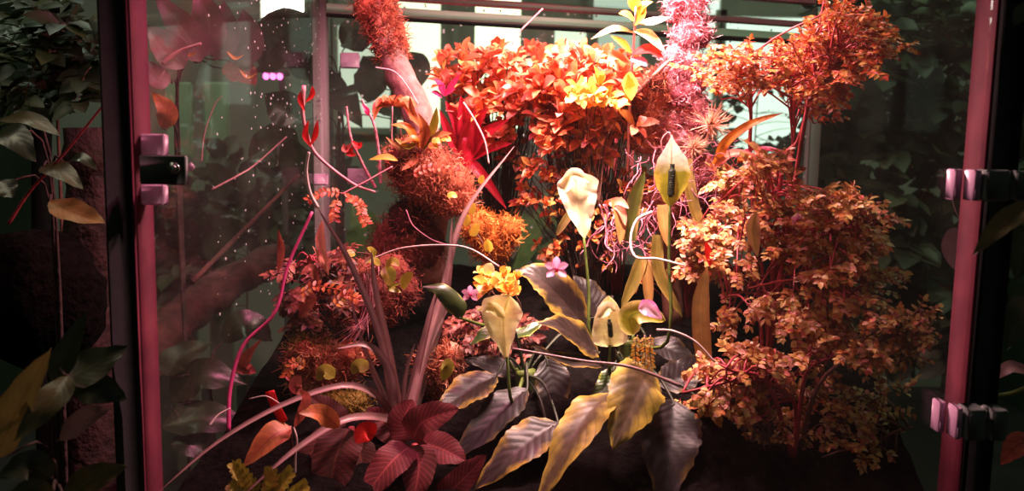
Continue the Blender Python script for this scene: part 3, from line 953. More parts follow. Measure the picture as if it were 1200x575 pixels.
# tall pale shoot
t = thing('tall_shoot', 'tall shoot with yellow lance shaped leaves rising beside the moss pole top', 'plant', at(735, 200, 1.86))
b = MB(); b.tube(P([(735, 200), (738, 120), (742, 60), (745, 8)], 1.86, 1.8), [.004, .0022], 6); b.build('stem', M['stem_pink'], t)
for pp, w, mt in (([(744, 25), (735, 18), (725, 16)], 5, 'yellow'), ([(744, 20), (752, 8), (765, 2)], 5, 'yellow'), ([(744, 14), (744, 2), (748, -10)], 6, 'yellow'),
                  ([(746, 27), (765, 26), (786, 20)], 5, 'spathe'), ([(742, 38), (720, 34), (692, 46)], 4, 'strap_tan'), ([(743, 36), (760, 42), (780, 62)], 6, 'spathe_y'),
                  ([(740, 62), (730, 52), (716, 42)], 5, 'yellow'), ([(740, 64), (760, 58), (778, 68)], 6, 'redleaf'), ([(738, 84), (738, 100), (740, 118)], 7, 'yellow'),
                  ([(742, 30), (750, 20), (757, 5)], 5, 'yellow'), ([(738, 75), (722, 66), (712, 72)], 6, 'brownleaf'), ([(738, 70), (750, 72), (758, 78)], 5, 'petal'),
                  ([(736, 120), (738, 105), (736, 86)], 5.5, 'yellow')):
    part_leaf(t, 'leaf', M[mt], P(pp, 1.81, 1.79), w_at(w * 1.4, 1.8), tab=LANCE, fold=.25, nx=4, n=8)
# shoots whose yellow leaf colour paints highlights into the orange shrub
rosette_shrub('leafy_shrub', 'yellow leaved shoots catching the light in front of the orange shrub', [(668, 110), (700, 95), (722, 110), (735, 135), (700, 135), (675, 130)], 1.78, 1.84, 9, .048, .011, 'orange2', at(700, 250, 1.86), 'stem_brown', group='orange shrubs')


def in_case(q, mg=.012):
    if q.y < 1.225 + mg:
        return False
    t = (q.y - RA.y) / (RB.y - RA.y)
    if q.x > RA.x + (RB.x - RA.x) * t - mg:
        return False
    t = (q.y - LA.y) / (LB.y - LA.y)
    if q.x < LA.x + (LB.x - LA.x) * t + mg:
        return False
    t = (q.x - RL.x) / (RR.x - RL.x)
    return q.y < RL.y + (RR.y - RL.y) * t - mg


CLIP = [False]


def spray(lm, sm, b_, d, L, nleaf, ll, lw, nrm):
    n = max(3, int(nleaf))
    d = d.normalized()
    q = b_.copy(); path = [q.copy()]
    dirs = []
    for i in range(n):
        d = (d + V((0, 0, -.06)) + rv() * .12).normalized()
        q = q + d * (L / n)
        path.append(q.copy()); dirs.append(d.copy())
    for i, dd in enumerate(dirs):
        S = dd.cross(nrm)
        if S.length < .05:
            S = dd.orthogonal()
        S.normalize()
        k = 1 - .35 * abs(i / n - .5)
        for sgn in (-1, 1):
            ld = dd * .55 + S * (sgn * .8) + rv() * .25
            if CLIP[0] and not in_case(path[i + 1] + ld.normalized() * ll):
                continue
            lm.mini(path[i + 1], ld, nrm + rv() * .35, ll * k * R.uniform(.75, 1.15), lw * k)
    if CLIP[0] and not in_case(path[-1], .025):
        return
    lm.mini(path[-1], dirs[-1] + rv() * .2, nrm + rv() * .3, ll, lw)
    sm.tube([path[0], path[len(path) // 2], path[-1]], [.0013, .0008], 3, 4)


def spray_shrub(name, label, poly, dfn, nspray, L, ll, lw, mat, anchors, base, nl=(4, 7), group=None, smat='stem_red', trunk=.005, cam_n=V((0, -.55, .8)), clump=0, spreadpx=13):
    CLIP[0] = name != 'dark_shrub'
    root = soil(base) if CLIP[0] else V((base.x, base.y, 0))
    t = thing(name, label, 'shrub', root, group)
    lm, sm, tm = MB(), MB(), MB()
    A = []
    for path, d0, d1 in anchors:
        p_ = P(path, d0, d1)
        tm.tube([root] + p_ if (p_[0] - root).length > .03 else p_, [trunk, trunk * .45], 6)
        A += resample(p_, 12)
    cl = [(c_, dfn(*c_)) for c_ in (sample(poly) for _ in range(clump))]
    for i in range(nspray):
        if clump and R.random() < .88:
            c_, dc = R.choice(cl)
            px, py = R.gauss(c_[0], spreadpx), R.gauss(c_[1], spreadpx * .55)
            q = at(px, py, dc + R.gauss(0, .02))
        else:
            px, py = sample(poly)
            q = at(px, py, dfn(px, py))
        a = min((R.choice(A) for _ in range(5)), key=lambda z: (z - q).length)
        d = (q - a); 
        dd = (d.normalized() + V((0, -.25, .15)) + rv() * .45).normalized()
        LL = L * R.uniform(.6, 1.25)
        s0 = q - dd * LL * .6
        spray(lm, sm, s0, dd, LL, R.randint(*nl), ll * R.uniform(.8, 1.2), lw * R.uniform(.85, 1.15), (cam_n + rv() * .25).normalized())
        if R.random() < (.25 if clump > 100 else .5) and (not CLIP[0] or in_case(q, .03)):
            sm.tube([a, a.lerp(s0, .5) + V((0, 0, .012)), s0], [.0026, .0016], 4, 5)
    tm.build('main_stem', M[smat], t); sm.build('branches', M[smat], t); lm.build('foliage', M[mat], t)
    return t


bx = at(905, 300, 1.68)
spray_shrub('fine_leaf_shrub', 'airy upper red orange shrub with tiny leaves right of the moss pole', [(822, 80), (848, 48), (880, 60), (905, 62), (935, 55), (955, 25), (975, 10), (1010, 25), (1035, 30), (1060, 42), (1050, 52), (1010, 75), (985, 95), (1000, 120), (960, 128), (930, 112), (900, 95), (870, 92), (840, 100)],
            lambda x, y: R.uniform(1.55, 1.78) - max(0, (x - 960)) * .0012, 480, .052, .0145, .0044, 'fine',
            [([(915, 210), (935, 165), (948, 120), (955, 60), (968, -10)], 1.64, 1.6), ([(928, 185), (930, 130), (932, 95)], 1.68, 1.68), ([(880, 200), (880, 140), (878, 95), (860, 70)], 1.75, 1.72), ([(950, 105), (985, 70), (1055, 45)], 1.6, 1.5)],
            at(905, 300, 1.68), group='small leaved shrubs on the right', clump=110, spreadpx=9)
spray_shrub('fine_leaf_shrub', 'large spreading bush of orange pinnate leaves on red stems at right', [(840, 215), (880, 185), (930, 195), (985, 228), (1048, 262), (1030, 280), (1045, 320), (1030, 345), (1000, 380), (985, 410), (940, 400), (900, 380), (850, 385), (832, 330), (820, 290)],
            lambda x, y: R.uniform(1.42, 1.66) + .10 * abs(x - 930) / 100 * (1 if x < 930 else -.2), 480, .056, .0165, .0052, 'pinn',
            [([(905, 300), (900, 250), (915, 210)], 1.68, 1.66), ([(910, 310), (950, 280), (1030, 262)], 1.66, 1.55), ([(910, 330), (960, 330), (1020, 330)], 1.66, 1.55), ([(900, 330), (870, 340), (845, 350)], 1.68, 1.62), ([(890, 290), (865, 260), (845, 235)], 1.7, 1.7)],
            at(905, 400, 1.7), group='small leaved shrubs on the right', clump=52)
spray_shrub('fine_leaf_shrub', 'dim outlying branch bush at far right beside the right post', [(1010, 380), (1050, 365), (1095, 350), (1122, 346), (1118, 372), (1092, 395), (1080, 415), (1040, 425), (1000, 430), (985, 410)],
            lambda x, y: R.uniform(1.34, 1.4), 90, .05, .014, .0042, 'pinn',
            [([(960, 450), (1010, 410), (1060, 385), (1090, 366)], 1.42, 1.36)], at(940, 480, 1.5), group='small leaved shrubs on the right', smat='stem_brown')
spray_shrub('fine_leaf_shrub', 'low front bush with crimson stems and fleshy leaflets beside the lily leaves', [(792, 462), (840, 425), (880, 400), (930, 395), (985, 405), (1000, 420), (960, 435), (920, 455), (880, 480), (830, 478)],
            lambda x, y: R.uniform(1.4, 1.54), 130, .045, .0155, .0058, 'pinn',
            [([(930, 470), (880, 445), (800, 460)], 1.46, 1.4), ([(940, 460), (950, 430), (985, 415)], 1.44, 1.42), ([(900, 450), (860, 435), (850, 430)], 1.43, 1.4)], at(930, 540, 1.46), group='small leaved shrubs on the right', clump=16)
spray_shrub('fine_leaf_shrub', 'shaded trailing bush filling the bottom right corner', [(850, 575), (870, 520), (900, 490), (960, 450), (1040, 440), (1110, 430), (1120, 500), (1110, 590), (840, 600)],
            lambda x, y: R.uniform(1.44, 1.6), 260, .05, .016, .005, 'pinn',
            [([(930, 540), (900, 515), (880, 500)], 1.5, 1.48), ([(960, 520), (990, 490), (1030, 465)], 1.52, 1.5), ([(1000, 540), (1040, 510), (1070, 500)], 1.5, 1.46)], at(960, 560, 1.52), group='small leaved shrubs on the right', smat='stem_brown')
spray_shrub('fine_leaf_shrub', 'small orange bush tangled with roots below the teardrop flower', [(800, 275), (840, 250), (850, 300), (840, 330), (800, 310)],
            lambda x, y: R.uniform(1.68, 1.78), 40, .05, .016, .0045, 'pinn',
            [([(820, 340), (825, 300), (830, 260)], 1.74, 1.72)], at(820, 380, 1.74), group='small leaved shrubs on the right')

# ------------------------------------------------------------------ strap leaved orchids
c = at(838, 195, 1.76)
t = thing('strap_orchid', 'orchid with arching orange and tan straps growing from the moss pole', 'orchid', c)
for pp, w, mt in (([(838, 192), (850, 168), (880, 146), (918, 132)], 6, 'strap_or'), ([(836, 194), (860, 181), (888, 190), (910, 222)], 7, 'strap_pk'), ([(872, 164), (888, 178), (903, 214)], 6, 'strap_tan'),
                  ([(846, 194), (876, 218), (912, 256)], 7, 'strap_tan'), ([(804, 186), (808, 225), (822, 268), (850, 296)], 8, 'strap_ol'), ([(872, 178), (896, 175), (926, 181)], 5, 'magenta'), ([(840, 196), (848, 214), (845, 226)], 5, 'heart')):
    part_leaf(t, 'leaf', M[mt], P(pp, 1.76, 1.68), w_at(w, 1.72), tab=STRAP, fold=.4, nx=4, n=18, nh=(.2, -.75, .6))
b = MB()
for k in range(110):
    q = at(R.uniform(745, 865), R.uniform(165, 250), R.uniform(1.72, 1.84)); d = rv() + V((0, -.2, -.4))
    p_ = [q]
    for j in range(4):
        d = (d + rv() * .6).normalized(); p_.append(p_[-1] + d * .018)
    b.tube(p_, [.0014, .0008], 4)
b.build('aerial_roots', M['root_p'], t)
b = MB(); b.leaf(P([(886, 248), (882, 270), (888, 302)], 1.48, 1.46), w_at(9, 1.47), tab=LANCE, fold=.3, nx=4, nh=(0, -1, .1))
o = b.build('hanging_leaf', leafmat('pink tipped leaf', hx(190, 150, 84), hx(200, 130, 110), hx(150, 120, 60), 1, 0, .45, .25, .3, .25), origin=at(886, 248, 1.48)); tag(o, 'single hanging spindle shaped leaf in front of the pinnate bush', 'leaf')
b = MB(); b.leaf(P([(826, 432), (821, 380), (822, 345), (829, 312)], 1.52, 1.54), w_at(11, 1.53), tab=STRAP, fold=.15, nx=4, n=18, nh=(0, -1, .1))
o = b.build('strap_leaf', M['strap_tan'], origin=at(826, 432, 1.52)); tag(o, 'broad upright tan strap leaf right of the half closed flowers', 'leaf')
b = MB(); b.leaf(P([(832, 312), (831, 298), (826, 282)], 1.54), w_at(5, 1.54), tab=LANCE, fold=.3, nx=4, nh=(0, -1, .1))
o = b.build('red_leaf', M['redleaf'], origin=at(832, 312, 1.54)); tag(o, 'small narrow red leaf above the upright tan strap', 'leaf')

c = at(760, 370, 1.74)
t = thing('strap_orchid', 'orchid with olive and brown straps hanging around the two upright flowers', 'orchid', soil(c))
for pp, w, mt in (([(738, 282), (741, 245), (746, 225), (756, 200)], 9, 'strap_gr'), ([(776, 240), (778, 262), (783, 290)], 8, 'strap_tan'), ([(753, 300), (742, 330), (728, 360)], 8, 'strap_ol'),
                  ([(770, 275), (772, 320), (800, 372)], 8, 'strap_ol'), ([(757, 305), (759, 335), (761, 368)], 7, 'strap_tan'), ([(722, 232), (727, 255), (727, 286)], 8, 'strap_tan'), ([(716, 236), (728, 246), (733, 264)], 5.5, 'strap_pk'), ([(714, 238), (726, 236), (737, 244)], 5, 'strap_pk'), ([(668, 250), (660, 262), (652, 276)], 5, 'strap_ol')):
    part_leaf(t, 'leaf', M[mt], P(pp, 1.7, 1.68), w_at(w, 1.69), tab=STRAP, fold=.3, nx=4, n=16, nh=(.1, -.95, .2))
b = MB()
for k in range(30):
    q = at(R.uniform(702, 735) if k % 3 else R.uniform(752, 775), R.uniform(235, 270), R.uniform(1.72, 1.8))
    p_ = [q]; d = V((R.uniform(-.3, .3), R.uniform(-.3, .3), -1))
    for j in range(6):
        d = (d + rv() * .8 + V((0, 0, -.2))).normalized(); p_.append(p_[-1] + d * .024)
    b.tube(p_, [.0019, .001], 5, 14)
b.build('aerial_roots', M['root_p'], t)
# pale single roots and shoots
def cord(name, label, cat, pp, d0, d1, r_, mat, group=None):
    b = MB(); p_ = P(pp, d0, d1); b.tube(p_, r_, 7, len(pp) * 8)
    return tag(b.build(name, M[mat], origin=p_[0]), label, cat, group)


G = 'single pale roots and stems'
cord('aerial_root', 'thick white root looping below the teardrop flower', 'root', [(764, 248), (746, 258), (739, 282), (745, 301), (770, 303), (802, 311)], 1.66, 1.6, [.003, .0024], 'root', G)
cord('aerial_root', 'thin pale root arching across the pinkish bare branch', 'root', [(440, 79), (462, 84), (478, 102), (490, 122)], 1.85, 1.83, [.0018, .0014], 'root', G)
cord('aerial_root', 'white root curving down in front of the crimson bromeliad', 'root', [(543, 120), (556, 140), (568, 165), (573, 192)], 1.86, 1.84, [.0024, .0018], 'root', G)
cord('aerial_root', 'long pale root running level above the green drooping bud', 'root', [(437, 303), (470, 291), (515, 287), (550, 291), (585, 312)], 1.62, 1.58, [.002, .0016], 'root', G)
cord('aerial_root', 'kinked brown root hanging below the rusty moss mound', 'root', [(476, 246), (484, 264), (505, 280), (525, 287)], 1.74, 1.7, [.0016, .0012], 'root_p', G)
cord('aerial_root', 'pale root curling over the red stems of the low front bush', 'root', [(770, 386), (790, 388), (815, 400), (838, 424)], 1.46, 1.4, [.002, .0016], 'root', G)
cord('aerial_root', 'short pink root hooked above the teardrop flower', 'root', [(778, 185), (775, 165), (784, 155), (786, 168), (776, 178)], 1.78, 1.76, [.0016, .0012], 'stem_pink', G)
cord('violet_string', 'thin violet thread hanging down the moss pole', 'string', [(782, 28), (786, 45), (785, 62), (782, 70)], 1.8, 1.8, .0011, 'stem_pink')
cord('grass_blade', 'thin mauve blade lying across above the bottom lily leaves', 'blade', [(600, 408), (680, 422), (740, 430), (798, 452)], 1.44, 1.38, [.002, .0032], 'brom')
cord('pink_twig', 'forked pink twig in front of the top rear rail', 'twig', [(600, 52), (610, 36), (622, 24), (636, 10)], 2.0, 2.0, [.002, .002], 'stem_pink')

# jointed pink stems at the left
def jointed(label, pp, d, leaves=()):
    p_ = P(pp, d)
    t = thing('jointed_cane', label, 'stem', p_[0], 'jointed pink stems on the left')
    b = MB(); L = len(pp) * 3
    b.tube(p_, lambda u: .0032 * (1.15 - .4 * u) * (1 + .3 * max(0, cos(u * 2 * pi * L)) ** 6), 7, L * 6); b.build('stalk', M['stem_pink'], t)
    for q, w, mt in leaves:
        part_leaf(t, 'leaf', M[mt], P(q, d - .01), w_at(w, d), tab=LANCE, fold=.3, nx=4, n=8)


jointed('upright jointed pink stem with a drooping crimson leaflet, beside the bare branch', [(446, 215), (444, 180), (438, 145), (424, 117)], 1.8, (([(424, 122), (430, 130), (431, 136)], 3.5, 'magenta'),))
jointed('upright jointed pink stem carrying a curled red leaf near the rear corner post', [(440, 220), (424, 190), (411, 160), (406, 125)], 1.8, (([(412, 165), (420, 172), (424, 166)], 5, 'redleaf'), ([(412, 168), (405, 176), (403, 168)], 5, 'dry'), ([(414, 172), (410, 180), (418, 182)], 5, 'redleaf')))
t = thing('crimson_vine', 'long curved crimson stem sweeping from the left pane to the mossy mound', 'stem', at(440, 225, 1.74))
b = MB(); b.tube(P([(440, 225), (415, 216), (380, 190), (364, 170), (355, 135), (356, 100)], 1.76, 1.72), [.0028, .0045], 8); b.build('stalk', M['stem_pink'], t)
for q, w in (([(364, 172), (358, 158), (362, 140)], 4), ([(358, 120), (366, 112), (366, 100)], 4), ([(357, 130), (352, 116), (355, 104)], 3.5), ([(364, 170), (370, 158), (372, 140)], 4)):
    part_leaf(t, 'leaf', M['redleaf'], P(q, 1.72), w_at(w, 1.72), tab=LANCE, fold=.3, nx=4, n=8)
cord('pale_shoot', 'pale grey shoot bending up to the crimson stem left of centre', 'shoot', [(372, 243), (363, 225), (359, 200), (362, 178)], 1.5, 1.5, [.0042, .0025], 'root', G)
cord('pink_cane', 'straight pink cane slanting up to the yellow leaf left of the mound', 'cane', [(400, 228), (430, 212), (460, 195)], 1.74, 1.76, [.0022, .002], 'stem_pink', G)
cord('pink_vine', 'magenta vine climbing in an arc at the dark left side', 'vine', [(268, 505), (270, 455), (285, 405), (322, 366), (338, 310), (366, 248)], 1.44, 1.6, [.0042, .003], 'vine')
b = MB(); b.leaf(P([(466, 188), (452, 184), (432, 187)], 1.72), w_at(5, 1.72), tab=LANCE, fold=.2, nx=4)
tag(b.build('yellow_leaf', M['yellow'], origin=at(466, 188, 1.72)), 'single yellow spindle leaf at the end of the pink cane', 'leaf')

# crimson bromeliad at the back
c = at(546, 185, 2.0)
t = thing('bromeliad', 'crimson vase shaped bromeliad below the orange shrub', 'bromeliad', c)
for pp, w in (([(545, 185), (538, 150), (522, 118)], 8), ([(545, 185), (545, 150), (540, 112)], 9), ([(548, 185), (556, 150), (572, 126)], 9), ([(548, 185), (566, 160), (596, 140)], 8), ([(545, 185), (530, 165), (515, 128)], 7), ([(550, 186), (572, 175), (600, 168)], 7),
              ([(546, 186), (548, 160), (556, 128)], 9), ([(545, 188), (560, 200), (594, 245)], 7)):
    part_leaf(t, 'leaf', M['brom_red'], P(pp, 2.0, 1.95), w_at(w, 1.98), tab=STRAP, fold=.5, nx=4, n=12, nh=(0, -.9, .4))
b = MB(); b.tube([c - V((0, 0, .04)), c + V((0, 0, .05))], [.02, .028], 10); b.build('cup', M['brom_red'], t)
# violet little leaves
t = thing('violet_sprig', 'violet magenta sprig of small pointed leaves above the crimson bromeliad', 'plant', at(520, 112, 1.98))
for pp in ([(520, 112), (516, 100), (508, 92)], [(520, 112), (530, 100), (540, 86)], [(520, 112), (526, 108), (534, 104)], [(518, 114), (512, 110), (505, 108)]):
    part_leaf(t, 'leaf', M['magenta'], P(pp, 1.98, 1.96), w_at(5, 1.97), tab=LANCE, fold=.2, nx=4, n=8)

# fan leaf and leafy cluster on the mound
c = at(459, 152, 1.84)
t = thing('fan_leaf_plant', 'drooping orange umbrella leaf with slender fingers beside the bare branch', 'plant', c)
b = MB(); b.tube(P([(458, 200), (459, 165), (460, 124)], 1.84), [.002, .0014], 5); b.build('stalk', M['stem_pink'], t)
for g in range(9):
    a = radians(-20 + g * 27.5)
    tip = (460 + cos(a) * 24, 124 - sin(a) * 18 + 12)
    part_leaf(t, 'leaflet', M['fan'], P([(460, 124), ((460 + tip[0]) / 2 + cos(a) * 5, (124 + tip[1]) / 2 - 8), tip], 1.83, 1.8), w_at(4, 1.82), tab=LANCE, fold=.25, nx=4, n=10)
c = at(495, 170, 1.8)
t = thing('leafy_epiphyte', 'orange green epiphyte with lance leaves on top of the rusty mound', 'plant', c)
for pp, w, mt in (([(492, 175), (478, 150), (458, 146)], 6, 'strap_or'), ([(494, 175), (498, 155), (490, 132)], 7, 'fan'), ([(495, 175), (508, 150), (512, 125)], 6, 'heart'), ([(498, 172), (512, 160), (530, 156)], 6, 'fan'), ([(492, 172), (485, 162), (470, 168)], 5, 'strap_or'),
                  ([(490, 165), (478, 172), (462, 162)], 5, 'heart'), ([(485, 170), (470, 175), (452, 160)], 5, 'strap_tan'), ([(496, 176), (505, 165), (520, 150)], 5, 'strap_ol'), ([(490, 178), (484, 190), (470, 200)], 5, 'fan'),
                  ([(494, 150), (484, 135), (480, 112)], 4.5, 'fan'), ([(490, 126), (478, 116), (468, 120)], 4.5, 'fan')):
    part_leaf(t, 'leaf', M[mt], P(pp, 1.8, 1.77), w_at(w, 1.78), tab=LANCE, fold=.25, nx=4, n=10)
for i, (px, py) in enumerate(((512, 166), (523, 164), (508, 172), (530, 230))):
    b = MB(); b.leaf(P([(px - 6, py), (px, py - 2), (px + 6, py + 1)], 1.77), w_at(4.5, 1.77), tab=ROUND, fold=.1, nx=4, n=8)
    o = b.build('round_leaf', M['yellow'], t)
# coin leaves climbing on orange moss
t = thing('coin_leaf_creeper', 'creeper with small round yellow leaves running over the orange moss cushion', 'creeper', at(572, 300, 1.72))
b = MB(); b.tube(P([(575, 300), (560, 275), (548, 258), (556, 235), (566, 205)], 1.74), .0014, 5); b.build('runner', M['stem_brown'], t)
for px, py, a, s in ((564, 210, 1.2, 5.5), (553, 244, 1.1, 7), (547, 258, 1.5, 7.5), (556, 269, 1.0, 8.5), (572, 288, 1.8, 8)):
    dx, dy = cos(a) * s, -sin(a) * s
    b = MB(); b.leaf(P([(px - dx, py - dy), (px, py), (px + dx, py + dy)], 1.715), w_at(s * .68, 1.715), tab=ROUND, fold=-.1, cup=-.2, nx=6, n=10, nh=(0, -1, .2)); b.build('leaf', M['yellow'], t)
# heart leaved climber
t = thing('heart_leaf_climber', 'small climber with yellow green heart leaves between the grey straps', 'creeper', at(450, 345, 1.62))
b = MB(); b.tube(P([(450, 345), (448, 318), (440, 300), (415, 295)], 1.62), .0014, 5); b.build('runner', M['stem_brown'], t)
for pp, w in (([(450, 313), (456, 322), (456, 335)], 9), ([(470, 336), (476, 328), (484, 320)], 9), ([(452, 312), (460, 306), (468, 312)], 6), ([(446, 310), (436, 304), (426, 308)], 5), ([(440, 300), (436, 294), (430, 290)], 5), ([(416, 296), (408, 298), (402, 306)], 6), ([(470, 342), (455, 336), (470, 332)], 4)):
    part_leaf(t, 'leaf', M['heart'], P(pp, 1.61, 1.59), w_at(w, 1.6), tab=ROUND, fold=.12, nx=6, n=10)
for i, (pp, w, lab) in enumerate((([(432, 432), (420, 428), (412, 438)], 9, 'rounded olive leaf in the low rusty moss behind the bromeliad'), ([(392, 442), (380, 434), (372, 446)], 9, 'flat olive leaf under the low rusty moss hummock'), ([(518, 425), (524, 430), (518, 446)], 9, 'rounded olive leaf beside the red moss clump'), ([(352, 440), (346, 452), (354, 462)], 8, 'curled pink brown leaf at the left foot of the moss hummock'))):
    b = MB(); b.leaf(P(pp, 1.5), w_at(w, 1.5), tab=ROUND, fold=.1, nx=6, n=10)
    tag(b.build('fallen_leaf', M['dry' if i == 3 else 'heart'], origin=P(pp, 1.5)[0]), lab, 'leaf', 'loose leaves by the moss')
# pale orange plant
rosette_shrub('leafy_shrub', 'compact pale orange plant just above the pale yellow flower', [(562, 318), (600, 312), (612, 330), (596, 345), (565, 345)], 1.6, 1.68, 12, .035, .010, 'orange2', at(586, 400, 1.68), 'stem_brown', nl=(5, 7))

# orchid flowers
def orchid(label, cx, cy, d, s, mt='petal'):
    q = at(cx, cy, d)
    t = thing('orchid_flower', label, 'flower', q, 'small pink flowers')
    for k, g in enumerate((90, 160, 20, 220, -40)):
        a = radians(g)
        p_ = [(cx, cy), (cx + cos(a) * s * .6, cy - sin(a) * s * .6), (cx + cos(a) * s, cy - sin(a) * s + 1)]
        part_leaf(t, 'petal', M[mt], P(p_, d, d - .01), w_at(s * .32, d), tab=LANCE, fold=.2, nx=4, n=8, nh=(0, -1, .15))
    b = MB(); b.tube(P([(cx, cy), (cx + 1, cy + s * .3)], d - .01), [.004, .002], 6, 3); b.build('lip', M['magenta'], t)


orchid('pink and white orchid flower above the grey purple lily leaf', 652, 314, 1.6, 15)
orchid('small pink flower half hidden left of the pale yellow flower', 551, 344, 1.54, 11)
orchid('tiny pale pink blossom on top of the pinnate bush', 934, 257, 1.46, 8)

# bottom left corner inside
t = thing('broad_leaf_plant', 'plant with orange brown smooth leaves by the red tag', 'plant', soil(at(342, 505, 1.4)))
for pp, w, mt in (([(340, 500), (318, 512), (284, 548)], 17, 'brownleaf'), ([(398, 500), (375, 484), (350, 484)], 12, 'brownleaf'), ([(345, 500), (360, 470), (352, 455)], 8, 'dry')):
    part_leaf(t, 'leaf', M[mt], P(pp, 1.36, 1.3), w_at(w, 1.33), tab=OVATE, fold=.2, nx=6, n=14, nh=(-.1, -.8, .5))
b = MB(); b.tube([soil(at(342, 505, 1.4)), at(340, 500, 1.36)], .003, 6); b.build('stem', M['stem_brown'], t)
t = thing('lobed_fern', 'yellow green lobed fern at the bottom left inside the case', 'fern', soil(at(320, 590, 1.32)))
for p0, p1 in (((300, 585), (272, 538)), ((310, 590), (345, 548)), ((330, 595), (362, 565)), ((296, 590), (268, 565)), ((318, 595), (318, 545))):
    b = MB()
    a, e = at(*p0, 1.3), at(*p1, 1.27)
    b.leaf([a, a.lerp(e, .5) + V((0, -.006, .006)), e], w_at(7, 1.28), tab=LANCE, nx=4, n=10, fold=.1)
    for k in range(6):
        q = a.lerp(e, .15 + k * .13)
        S = (e - a).cross(V((0, -.8, .6))).normalized()
        for sg in (-1, 1):
            l_ = w_at(15 - k * 1.3, 1.28)
            b.leaf([q, q + S * sg * l_ * .55 + (e - a) * .08, q + S * sg * l_ + (e - a) * .14], w_at(4.2, 1.28), tab=ROUND, nx=4, n=6, fold=.1)
    b.build('frond', M['fernleaf'], t)
t = thing('plant_tag', 'bright red plastic plant tag wired upright near the arching strap', 'tag', at(330, 495, 1.36))
q = P([(316, 458), (322, 474), (333, 494)], 1.36, 1.36)
b = MB(); b.leaf(q, w_at(5.5, 1.36), tab=[(0, 1), (.9, 1), (1, .9)], fold=0, nx=2, n=8, nh=(0, -1, 0)); b.build('strip', M['tag'], t, solid=.001)
b = MB(); b.tube(P([(292, 467), (312, 464), (330, 474)], 1.35), .001, 5); b.build('wire', M['root'], t)
cord('aerial_root', 'knobbly pale root hanging beside the orange brown leaf', 'root', [(344, 500), (348, 516), (346, 540), (346, 590)], 1.36, 1.34, [.0016, .002], 'root', G)
cord('dry_twig', 'short pale dry twig at the dark lower left by the vine', 'twig', [(246, 498), (256, 486), (270, 478)], 1.4, 1.42, [.0025, .0012], 'root', G)
for cx, cy, ex, ey, n_, d_, lab in ((434, 318, 408, 410, 22, 1.6, 'hank of thin reddish hanging roots beside the left grey straps'),):
    t = thing('hanging_roots', lab, 'root', at(cx, cy, d_), None); b = MB()
    for k in range(n_):
        x0, x1 = R.gauss(0, 10 if n_ > 22 else 4), R.gauss(0, 22 if n_ > 22 else 10)
        b.tube(P([(cx + x0, cy + R.uniform(-8, 8)), (cx + x0 * .6 + R.uniform(-6, 6), (cy + ey) / 2), (ex + x1, ey + R.uniform(-25, 10))], d_, d_ - R.uniform(0, .06)), .0007, 3, 8)
    b.build('strands', M['stem_pink' if n_ == 22 else 'root_p'], t)
# dry leaves at the left edge of the moss
for pp, w, lab, mt in (([(378, 258), (376, 285), (384, 318)], 6, 'upright pink dry leaf left of the long pale strap', 'strap_pk'), ([(385, 322), (378, 305), (366, 288)], 4, 'narrow pink dry leaf crossing behind the upright one', 'strap_pk'), ([(352, 372), (360, 350), (342, 346)], 12, 'grey brown withered leaf beside the magenta vine', 'dry'),
                   ([(374, 336), (365, 315), (352, 322)], 6, 'small curled red dry leaf above the withered one', 'dry'), ([(326, 320), (330, 295), (326, 268)], 5, 'thin brown upright leaf by the outside log', 'dry'), ([(300, 436), (285, 428), (306, 398)], 10, 'dim drooping dry leaf low beside the vine', 'dry')):
    p_ = P(pp, 1.56, 1.54); b = MB(); b.leaf(p_, w_at(w, 1.55), tab=LANCE, fold=.35, nx=4, n=12, ruf=.15)
    tag(b.build('dry_leaf', M[mt], origin=p_[0]), lab, 'leaf', 'dry leaves on the left')
# orange ferny sprigs
for i, (pp, lab) in enumerate((([(402, 226), (380, 225), (362, 234)], 'orange ferny sprig reaching left below the jointed stems'), ([(396, 232), (392, 245), (392, 258)], 'short orange ferny sprig hanging below the reaching one'), ([(425, 245), (418, 236), (408, 232)], 'orange ferny sprig against the dark moss'), ([(425, 236), (424, 250), (430, 262)], 'rusty ferny sprig hanging at the left of the dark moss'), ([(480, 205), (505, 196), (535, 200)], 'pale orange ferny sprig across the rusty mound'), ([(360, 430), (345, 425), (335, 440)], 'rusty ferny sprig at the left of the low hummock'), ([(350, 345), (370, 335), (400, 340)], 'red ferny sprig behind the long pale strap'), ([(390, 360), (405, 345), (420, 350)], 'rusty ferny sprig beside the stringy moss'))):
    d = 1.7 if i < 5 else 1.54
    p_ = resample(P(pp, d, d - .03), 9); b = MB()
    for k in range(1, 10):
        dd = (p_[k] - p_[k - 1]).normalized(); S = dd.cross(V((0, -.8, .6))).normalized()
        for sg in (-1, 1):
            b.mini(p_[k], dd * .5 + S * sg + rv() * .25, V((0, -.8, .6)) + rv() * .3, .014, .0035)
    b.tube(p_, .001, 4, 9)
    tag(b.build('fern_sprig', M['orange' if i < 5 else 'fine'], origin=p_[0]), lab, 'fern', 'orange fern sprigs')
